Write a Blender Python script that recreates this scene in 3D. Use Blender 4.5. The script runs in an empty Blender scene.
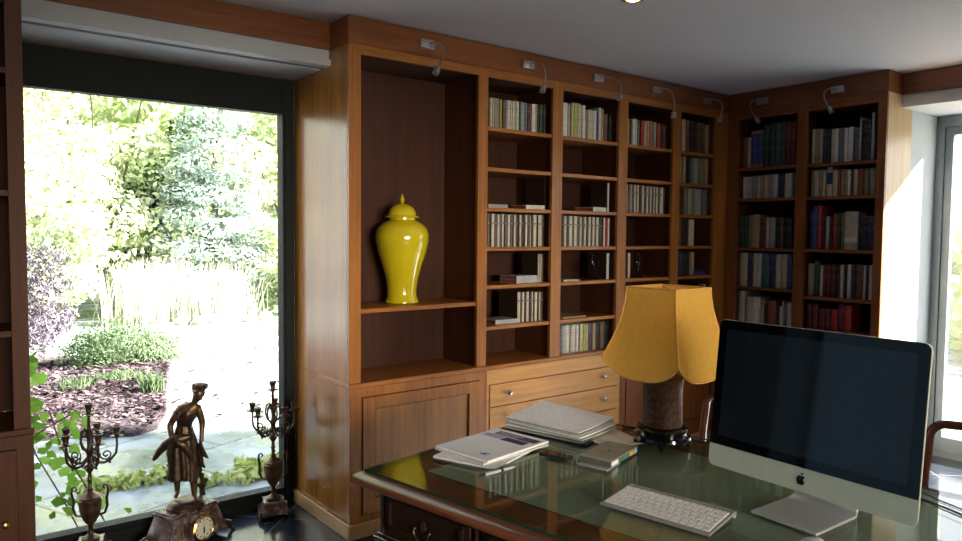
import bpy, bmesh, math, random
from mathutils import Vector, Matrix
R=math.radians
S=bpy.context.scene; COL=S.collection
rnd=random.Random(7)

# ---------------------------------------------------------------- mesh builder
class MB:
    def __init__(s): s.bm=bmesh.new()
    def box(s,x0,x1,y0,y1,z0,z1,m=0,M=None):
        vs=[s.bm.verts.new(Vector(p)) for p in ((x0,y0,z0),(x1,y0,z0),(x1,y1,z0),(x0,y1,z0),(x0,y0,z1),(x1,y0,z1),(x1,y1,z1),(x0,y1,z1))]
        if M:
            for v in vs: v.co=M@v.co
        for f in ((0,3,2,1),(4,5,6,7),(0,1,5,4),(1,2,6,5),(2,3,7,6),(3,0,4,7)):
            s.bm.faces.new([vs[i] for i in f]).material_index=m
        return s
    def rings(s,rings,m=0,cap=True,closed=False):
        V=[[s.bm.verts.new(Vector(p)) for p in r] for r in rings]
        n=len(V[0]); L=len(V)
        for i in range(L if closed else L-1):
            a=V[i];b=V[(i+1)%L]
            for j in range(n):
                try: s.bm.faces.new((a[j],a[(j+1)%n],b[(j+1)%n],b[j])).material_index=m
                except ValueError: pass
        if cap and not closed:
            for r in (list(reversed(V[0])),V[-1]):
                try: s.bm.faces.new(r).material_index=m
                except ValueError: pass
        return s
    def lathe(s,prof,c=(0,0,0),n=24,m=0,sx=1,sy=1,cap=True):
        return s.rings([[(c[0]+r*sx*math.cos(2*math.pi*j/n),c[1]+r*sy*math.sin(2*math.pi*j/n),c[2]+z) for j in range(n)] for r,z in prof],m,cap)
    def tube(s,pts,rad,n=8,m=0,closed=False,flat=1.0):
        pts=[Vector(p) for p in pts]; L=len(pts)
        if not isinstance(rad,(list,tuple)): rad=[rad]*L
        out=[];up=None
        for i,p in enumerate(pts):
            a=pts[(i-1)%L] if closed else pts[max(i-1,0)]
            b=pts[(i+1)%L] if closed else pts[min(i+1,L-1)]
            t=(b-a).normalized() if (b-a).length>1e-9 else Vector((0,0,1))
            if up is None:
                up=Vector((0,0,1)) if abs(t.z)<.9 else Vector((0,1,0))
            u=(up-t*up.dot(t))
            if u.length<1e-6: u=t.orthogonal()
            u.normalize(); up=u; w=t.cross(u)
            out.append([p+u*rad[i]*math.cos(2*math.pi*k/n)+w*rad[i]*flat*math.sin(2*math.pi*k/n) for k in range(n)])
        return s.rings(out,m,True,closed)
    def ball(s,c,r,m=0,n=12,sx=1,sy=1,sz=1):
        k=max(6,n//2)
        return s.rings([[(c[0]+r*sx*math.sin(a)*math.cos(b),c[1]+r*sy*math.sin(a)*math.sin(b),c[2]-r*sz*math.cos(a)) for b in [2*math.pi*j/n for j in range(n)]] for a in [math.pi*(i+.25)/(k-.5) for i in range(k)]],m)
    def prism(s,poly,z0,z1,m=0,M=None):
        a=[Vector((x,y,z0)) for x,y in poly]; b=[Vector((x,y,z1)) for x,y in poly]
        if M: a=[M@p for p in a]; b=[M@p for p in b]
        return s.rings([a,b],m)
    def obj(s,name,mats,parent=None,smooth=True,ang=38,bevel=0,loc=None,rotz=0,sub=0):
        bm=s.bm
        bmesh.ops.recalc_face_normals(bm,faces=bm.faces)
        if smooth:
            for f in bm.faces: f.smooth=True
            for e in bm.edges:
                if len(e.link_faces)==2 and e.calc_face_angle(0)>R(ang): e.smooth=False
        me=bpy.data.meshes.new(name); bm.to_mesh(me); bm.free()
        if not isinstance(mats,(list,tuple)): mats=[mats]
        for x in mats: me.materials.append(x)
        o=bpy.data.objects.new(name,me); COL.objects.link(o)
        if parent: o.parent=parent
        if loc: o.location=loc
        o.rotation_euler.z=rotz
        if bevel:
            b=o.modifiers.new('bevel','BEVEL'); b.width=bevel; b.segments=2; b.limit_method='ANGLE'; b.angle_limit=R(50)
        if sub:
            b=o.modifiers.new('sub','SUBSURF'); b.levels=sub; b.render_levels=sub
        return o
def tag(o,label=None,cat=None,group=None,kind=None):
    if label: o['label']=label
    if cat: o['category']=cat
    if group: o['group']=group
    if kind: o['kind']=kind
    return o
def empty(name,loc=(0,0,0),rotz=0):
    o=bpy.data.objects.new(name,None); COL.objects.link(o); o.location=loc; o.rotation_euler.z=rotz
    o.empty_display_size=.1
    return o
def thing(name,label,cat,loc=(0,0,0),rotz=0,group=None): return tag(empty(name,loc,rotz),label,cat,group)
def struct(o): o['kind']='structure'; return o
def copy_tree(o,parent=None):
    c=o.copy(); COL.objects.link(c)
    if parent: c.parent=parent
    for ch in o.children: copy_tree(ch,c)
    return c
def bx(name,d,mats,parent=None,bevel=0): return MB().box(*d).obj(name,mats,parent,bevel=bevel,smooth=bool(bevel))

# ---------------------------------------------------------------- materials
def newmat(n):
    m=bpy.data.materials.new(n); m.use_nodes=True
    nt=m.node_tree; b=nt.nodes['Principled BSDF']; return m,nt,b
def N(nt,t,**k):
    n=nt.nodes.new(t)
    for a,v in k.items():
        if a in ('op','blend'): setattr(n,'operation' if a=='op' else 'blend_type',v)
        else: setattr(n,a,v)
    return n
def ramp(nt,fac,stops):
    r=nt.nodes.new('ShaderNodeValToRGB'); e=r.color_ramp.elements
    while len(e)<len(stops): e.new(.5)
    for i,(p,c) in enumerate(stops): e[i].position=p; e[i].color=(*c,1)
    nt.links.new(fac,r.inputs[0]); return r.outputs[0]
def noise(nt,scale=(1,1,1),s=5,detail=4,coord='Object',rough=.5):
    t=nt.nodes.new('ShaderNodeTexCoord'); mp=nt.nodes.new('ShaderNodeMapping'); mp.inputs['Scale'].default_value=scale
    nt.links.new(t.outputs[coord],mp.inputs[0]); n=nt.nodes.new('ShaderNodeTexNoise'); n.inputs['Scale'].default_value=s
    n.inputs['Detail'].default_value=detail; n.inputs['Roughness'].default_value=rough; nt.links.new(mp.outputs[0],n.inputs[0]); return n.outputs[0]
def bump(nt,b,h,st=.2,d=.01):
    x=nt.nodes.new('ShaderNodeBump'); x.inputs['Strength'].default_value=st; x.inputs['Distance'].default_value=d
    nt.links.new(h,x.inputs['Height']); nt.links.new(x.outputs[0],b.inputs['Normal'])
def plain(n,c,rough=.5,metal=0,coat=0,var=.12,vs=30,bmp=0,spec=.5):
    m,nt,b=newmat(n); b.inputs['Roughness'].default_value=rough; b.inputs['Metallic'].default_value=metal
    b.inputs['Coat Weight'].default_value=coat; b.inputs['Coat Roughness'].default_value=.08; b.inputs['Specular IOR Level'].default_value=spec
    f=noise(nt,s=vs); c0=tuple(x*(1-var) for x in c); c1=tuple(min(1,x*(1+var)) for x in c)
    nt.links.new(ramp(nt,f,[(.3,c0),(.7,c1)]),b.inputs['Base Color'])
    if bmp: bump(nt,b,f,bmp,.004)
    return m
def wood(n,c0,c1,axis='z',rough=.36,coat=.12,veneer=0):
    m,nt,b=newmat(n); sc={'z':(14,14,.7),'x':(.7,14,14),'y':(14,.7,14)}[axis]
    f=noise(nt,sc,3,6,rough=.65); f2=noise(nt,tuple(v*3 for v in sc),6,3)
    mx=N(nt,'ShaderNodeMath',op='MULTIPLY_ADD'); nt.links.new(f2,mx.inputs[0]); mx.inputs[1].default_value=.35; nt.links.new(f,mx.inputs[2])
    col=ramp(nt,mx.outputs[0],[(.42,c0),(.62,tuple((a+d)/2 for a,d in zip(c0,c1))),(.85,c1)])
    if veneer:
        t=nt.nodes.new('ShaderNodeTexCoord'); w=N(nt,'ShaderNodeTexWave',wave_type='BANDS',bands_direction=veneer)
        w.inputs['Scale'].default_value=1.6; w.inputs['Distortion'].default_value=.6; w.inputs['Detail'].default_value=1
        mp=nt.nodes.new('ShaderNodeMapping'); mp.inputs['Scale'].default_value=(1,1,.06); nt.links.new(t.outputs['Object'],mp.inputs[0]); nt.links.new(mp.outputs[0],w.inputs[0])
        x=N(nt,'ShaderNodeMix',data_type='RGBA',blend='x') if False else nt.nodes.new('ShaderNodeMix'); x.data_type='RGBA'; x.blend_type='MULTIPLY'
        x.inputs[0].default_value=.45; nt.links.new(col,x.inputs[6]); nt.links.new(ramp(nt,w.outputs[0],[(0,(.55,.5,.45)),(1,(1,1,1))]),x.inputs[7]); col=x.outputs[2]
    nt.links.new(col,b.inputs['Base Color']); b.inputs['Roughness'].default_value=rough; b.inputs['Coat Weight'].default_value=coat; b.inputs['Coat Roughness'].default_value=.18
    bump(nt,b,mx.outputs[0],.06,.002); return m
def thin_glass(n,tint=(1,1,1),gl=.04):
    m=bpy.data.materials.new(n); m.use_nodes=True; nt=m.node_tree; nt.nodes.clear()
    o=N(nt,'ShaderNodeOutputMaterial'); t=N(nt,'ShaderNodeBsdfTransparent'); t.inputs[0].default_value=(*tint,1)
    g=N(nt,'ShaderNodeBsdfGlossy'); g.inputs['Roughness'].default_value=.01; f=N(nt,'ShaderNodeFresnel'); ge=N(nt,'ShaderNodeNewGeometry'); mm=N(nt,'ShaderNodeMath',op='MULTIPLY_ADD'); mm.inputs[1].default_value=-.8333; mm.inputs[2].default_value=1.5; nt.links.new(ge.outputs['Backfacing'],mm.inputs[0]); nt.links.new(mm.outputs[0],f.inputs[0])
    mx=N(nt,'ShaderNodeMixShader'); nt.links.new(f.outputs[0],mx.inputs[0]); nt.links.new(t.outputs[0],mx.inputs[1]); nt.links.new(g.outputs[0],mx.inputs[2]); nt.links.new(mx.outputs[0],o.inputs[0]); return m
CH0,CH1=(.20,.060,.010),(.44,.165,.032)
W={a:wood('cherry_'+a,CH0,CH1,a) for a in 'xyz'}
Wpanel=wood('cherry_veneer_panel',(.17,.058,.010),(.42,.18,.030),'z',.24,.35,veneer='Y')
WpanelX=wood('cherry_veneer_door',(.26,.10,.022),(.50,.22,.055),'z',.42,.1,veneer='X')
Wlit={a:wood('cherry_light_'+a,(.42,.19,.045),(.68,.34,.10),a) for a in 'xyz'}  # lit copy of the cherry: warm light on the drawers put into its colour
Wsun=wood('cherry_painted_sunlit',(.60,.36,.15),(.80,.56,.30),'z')  # paler copy with the sunlight on the end panel painted into its colour
ChairW=wood('chair_mahogany',(.035,.010,.006),(.10,.028,.016),'z',.25,.4)
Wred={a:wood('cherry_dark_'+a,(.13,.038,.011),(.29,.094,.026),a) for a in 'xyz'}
Wside=wood('cherry_bay_shade',(.055,.015,.005),(.13,.04,.011),'z',.5,0)  # shaded copy of the cherry for the faces inside the bays
Wdim={a:wood('cherry_unlit_'+a,(.055,.014,.003),(.13,.034,.007),a,.6,0) for a in 'xyz'}  # cherry darkened in its colour because the far-left unit gets little light
Wback=wood('cherry_recess_shade',(.030,.008,.003),(.070,.018,.005),'z',.8,0)  # near-black copy: shade of the bay recesses painted into the wood
Wbase=wood('oak_baseboard',(.45,.24,.09),(.62,.37,.15),'y',.4,.2)
Mah={a:wood('mahogany_'+a,(.10,.028,.010),(.28,.09,.030),a,.38,.12) for a in 'xyz'}
Dark={a:wood('ebonised_'+a,(.012,.006,.004),(.04,.018,.010),a,.3,.4) for a in 'xyz'}
wallm=plain('white_plaster',(.78,.78,.78),.8,var=.02,vs=80,bmp=.05)
ceilm=plain('ceiling_paint',(.75,.715,.75),.85,var=.02,vs=60,bmp=.04)
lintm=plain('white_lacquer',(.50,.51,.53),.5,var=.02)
dkframe=plain('black_green_metal',(.004,.007,.006),.6,spec=.25,var=.2)
grframe=plain('grey_teal_metal',(.17,.21,.23),.4,var=.06)
steel=plain('brushed_steel',(.55,.55,.56),.3,metal=1,var=.05)
alu=plain('satin_aluminium',(.72,.76,.62),.38,metal=.4,var=.03)
brass=plain('brass',(.65,.45,.15),.25,metal=1,var=.1)
chrome=plain('chrome_knob',(.8,.78,.72),.12,metal=1,var=.03)
bronze=plain('patinated_bronze',(.085,.055,.035),.38,metal=.75,var=.5,vs=60,bmp=.3)
bronzeL=plain('worn_bronze',(.14,.085,.045),.36,metal=.7,var=.5,vs=45,bmp=.3)
black=plain('black_gloss',(.006,.006,.007),.08,coat=.5,var=.1)
blackp=plain('black_plastic',(.012,.012,.014),.4,var=.1)
paper=plain('white_paper',(.80,.80,.82),.7,var=.03)
paper2=plain('cream_paper',(.62,.58,.52),.7,var=.05)
pglass=thin_glass('window_glass')
def marble():
    m,nt,b=newmat('rouge_marble'); f=noise(nt,s=14,detail=9,rough=.75)
    nt.links.new(ramp(nt,f,[(.35,(.035,.018,.017)),(.52,(.10,.055,.05)),(.60,(.28,.21,.19)),(.68,(.08,.04,.036))]),b.inputs['Base Color']); b.inputs['Roughness'].default_value=.18; return m
Marb=marble()
def slate():
    m,nt,b=newmat('slate_tiles'); t=N(nt,'ShaderNodeTexCoord'); mp=N(nt,'ShaderNodeMapping'); mp.inputs['Rotation'].default_value=(0,0,R(45)); mp.inputs['Location'].default_value=(.0,.21,0)
    br=N(nt,'ShaderNodeTexBrick'); nt.links.new(t.outputs['Object'],mp.inputs[0]); nt.links.new(mp.outputs[0],br.inputs[0])
    for k,v in (('Scale',1),('Mortar Size',.0035),('Brick Width',.4),('Row Height',.4),('Bias',-.2)): br.inputs[k].default_value=v
    br.offset=0; br.inputs['Color1'].default_value=(.014,.018,.026,1); br.inputs['Color2'].default_value=(.022,.027,.036,1); br.inputs['Mortar'].default_value=(.12,.13,.14,1)
    f=noise(nt,s=5,detail=8,rough=.7)
    x=nt.nodes.new('ShaderNodeMix'); x.data_type='RGBA'; x.blend_type='MULTIPLY'; x.inputs[0].default_value=.6
    nt.links.new(br.outputs[0],x.inputs[6]); nt.links.new(ramp(nt,f,[(.3,(.5,.55,.6)),(.7,(1.6,1.6,1.6))]),x.inputs[7]); nt.links.new(x.outputs[2],b.inputs['Base Color'])
    nt.links.new(ramp(nt,f,[(.3,(.10,)*3),(.7,(.24,)*3)]),b.inputs['Roughness']); bump(nt,b,f,.05,.004); b.inputs['Specular IOR Level'].default_value=.75; return m
slatem=slate()

# ---------------------------------------------------------------- room shell
H=2.4; XC=2.94; YB=-1.055; YW=.60; XE=3.66; XL=-1.25; YF=.175; ZL=2.2; ZC=2.275
XWEST=-4.4; YS=-6.2
def st(name,*boxes,mat=wallm):
    b=MB()
    for d in boxes: b.box(*d)
    return struct(b.obj(name,mat,smooth=False))
st('floor',(XWEST-.2,XE+.15,YS-.2,.75,-.12,0),mat=slatem)
st('ceiling',(XWEST-.2,XE+.12,YS-.2,.85,H,H+.3),mat=ceilm)
# north wall with the big window opening x -1.6..0
st('wall_north',(XWEST-.2,-1.62,YW,.75,0,H),(0,XE+.12,YW,.75,0,H),(-1.62,0,YW,.75,ZL,H))
# east wall, glazed opening y YB..-2.9
st('wall_east',(XE,XE+.12,YB,YW,0,H),(XE,XE+.12,-2.9,YB,ZL,H),(XE,XE+.12,YS,-2.9,0,H))
# south wall with window, west wall
st('wall_south',(XWEST-.2,-2.6,YS-.2,YS,0,H),(2.6,XE+.12,YS-.2,YS,0,H),(-2.6,2.6,YS-.2,YS,0,.85),(-2.6,2.6,YS-.2,YS,2.15,H))
st('wall_west',(XWEST-.2,XWEST,YS,-2.2,0,H),(XWEST-.2,XWEST,-2.2,.55,0,.08),(XWEST-.2,XWEST,-2.2,.55,2.2,H),(XWEST-.2,XWEST,.55,.75,0,H))
# bulkheads over the openings (white) and wooden fascias
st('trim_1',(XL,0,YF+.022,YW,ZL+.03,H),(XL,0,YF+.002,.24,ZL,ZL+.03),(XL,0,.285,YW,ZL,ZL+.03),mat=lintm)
st('trim_2',(3.122+.02,XE,-4.8,YB,ZL+.02,H),(3.122+.005,XE,-4.8,YB,ZL,ZL+.02),mat=wallm)
struct(bx('trim_3',(XL,0,YF,YF+.021,ZC,H-.004),Wred['x']))
struct(bx('trim_4',(3.12,3.141,-4.8,YB,ZC,H-.004),Wred['y']))
struct(bx('trim_5',(XL,0,.247,.278,ZL+.012,ZL+.029),grframe))
# white reveal east
st('trim_6',(3.285,XE,YB+.001,YB+.03,0,ZL),mat=wallm)

# window_1 (garden)
w1=struct(empty('window_1',(-.8,YW+.03,0)))
def child_at(o,p): o.parent=p; o.matrix_parent_inverse=Matrix.Translation(-p.location); return o
b=MB(); y0,y1=YW,YW+.07
b.box(-1.62,0,y0,y1,0,.085); b.box(-.062,0,y0,y1,.085,ZL); b.box(-1.62,-1.55,y0,y1,.085,ZL)
child_at(b.obj('window_frame',dkframe,smooth=False),w1)
b=MB(); b.box(-1.62,-.0,y0-.012,y0,0,.06); b.box(-.05,-.02,y0-.012,y0,.06,ZL-.18); child_at(b.obj('frame_bead',dkframe,smooth=False),w1)
child_at(bx('header_panel',(-1.55,-.062,y0+.005,y1-.005,2.022,ZL),dkframe),w1)
child_at(bx('window_pane',(-1.55,-.062,YW+.03,YW+.036,.085,2.022),pglass),w1)
# door_1 (glazed, east)
d1=struct(empty('door_1',(XE+.03,-2,0)))
b=MB(); x0,x1=XE+.0,XE+.07
b.box(x0,x1,-2.9,YB,ZL-.07,ZL-.001); b.box(x0,x1,YB-.05,YB,0,ZL-.07); b.box(x0,x1,-2.9,-2.85,0,ZL-.07); b.box(x0,x1,-2.85,YB-.05,0,.035)
child_at(b.obj('door_frame',grframe,smooth=False),d1)
for ya,yb in ((-1.98,YB-.052),(-2.848,-1.98)):
    b=MB(); xa,xb=XE+.015,XE+.06; wd=.045
    b.box(xa,xb,yb-wd,yb,.036,ZL-.071); b.box(xa,xb,ya,ya+wd,.036,ZL-.071); b.box(xa,xb,ya+wd,yb-wd,.036,.13); b.box(xa,xb,ya+wd,yb-wd,ZL-.12,ZL-.071)
    lf=child_at(b.obj('door_leaf',grframe,smooth=False),d1)
    bx('door_pane',(XE+.035,XE+.041,ya+wd,yb-wd,.13,ZL-.12),pglass,lf)
# window_2 (south, behind the camera)
w2=struct(empty('window_2',(0,YS-.1,0)))
b=MB()
for x in (-2.6,-.9,.85,2.55): b.box(x,x+.05,YS-.12,YS-.06,.85,2.15)
b.box(-2.55,2.55,YS-.12,YS-.06,.85,.91); b.box(-2.55,2.55,YS-.12,YS-.06,2.09,2.15)
child_at(b.obj('window_frame',grframe,smooth=False),w2)
child_at(bx('window_pane',(-2.55,2.55,YS-.1,YS-.095,.91,2.09),pglass),w2)

w3=struct(empty('window_3',(XWEST-.1,-.8,0)))  # unseen window, added so the screen picks up a bluish reflection
b=MB()
for y in (-2.2,.50): b.box(XWEST-.12,XWEST-.06,y,y+.05,.08,2.2)
b.box(XWEST-.12,XWEST-.06,-2.15,.50,.08,.13); b.box(XWEST-.12,XWEST-.06,-2.15,.50,2.15,2.2)
child_at(b.obj('window_frame',grframe,smooth=False),w3)
child_at(bx('window_pane',(XWEST-.1,XWEST-.095,-2.15,.50,.13,2.15),pglass),w3)
child_at(bx('blocking_sheet',(XWEST-.05,XWEST-.045,-2.18,.53,.09,2.19),plain('grey_blocking_sheet',(.10,.13,.16),.8)),w3)  # unseen opaque sheet added to stop outside light at the west opening
child_at(bx('blocking_sheet',(-2.59,2.59,YS-.05,YS-.045,.86,2.14),plain('white_blocking_sheet',(.45,.46,.48),.8)),w2)  # second added sheet, shuts out the sky behind the south area lamp
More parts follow.
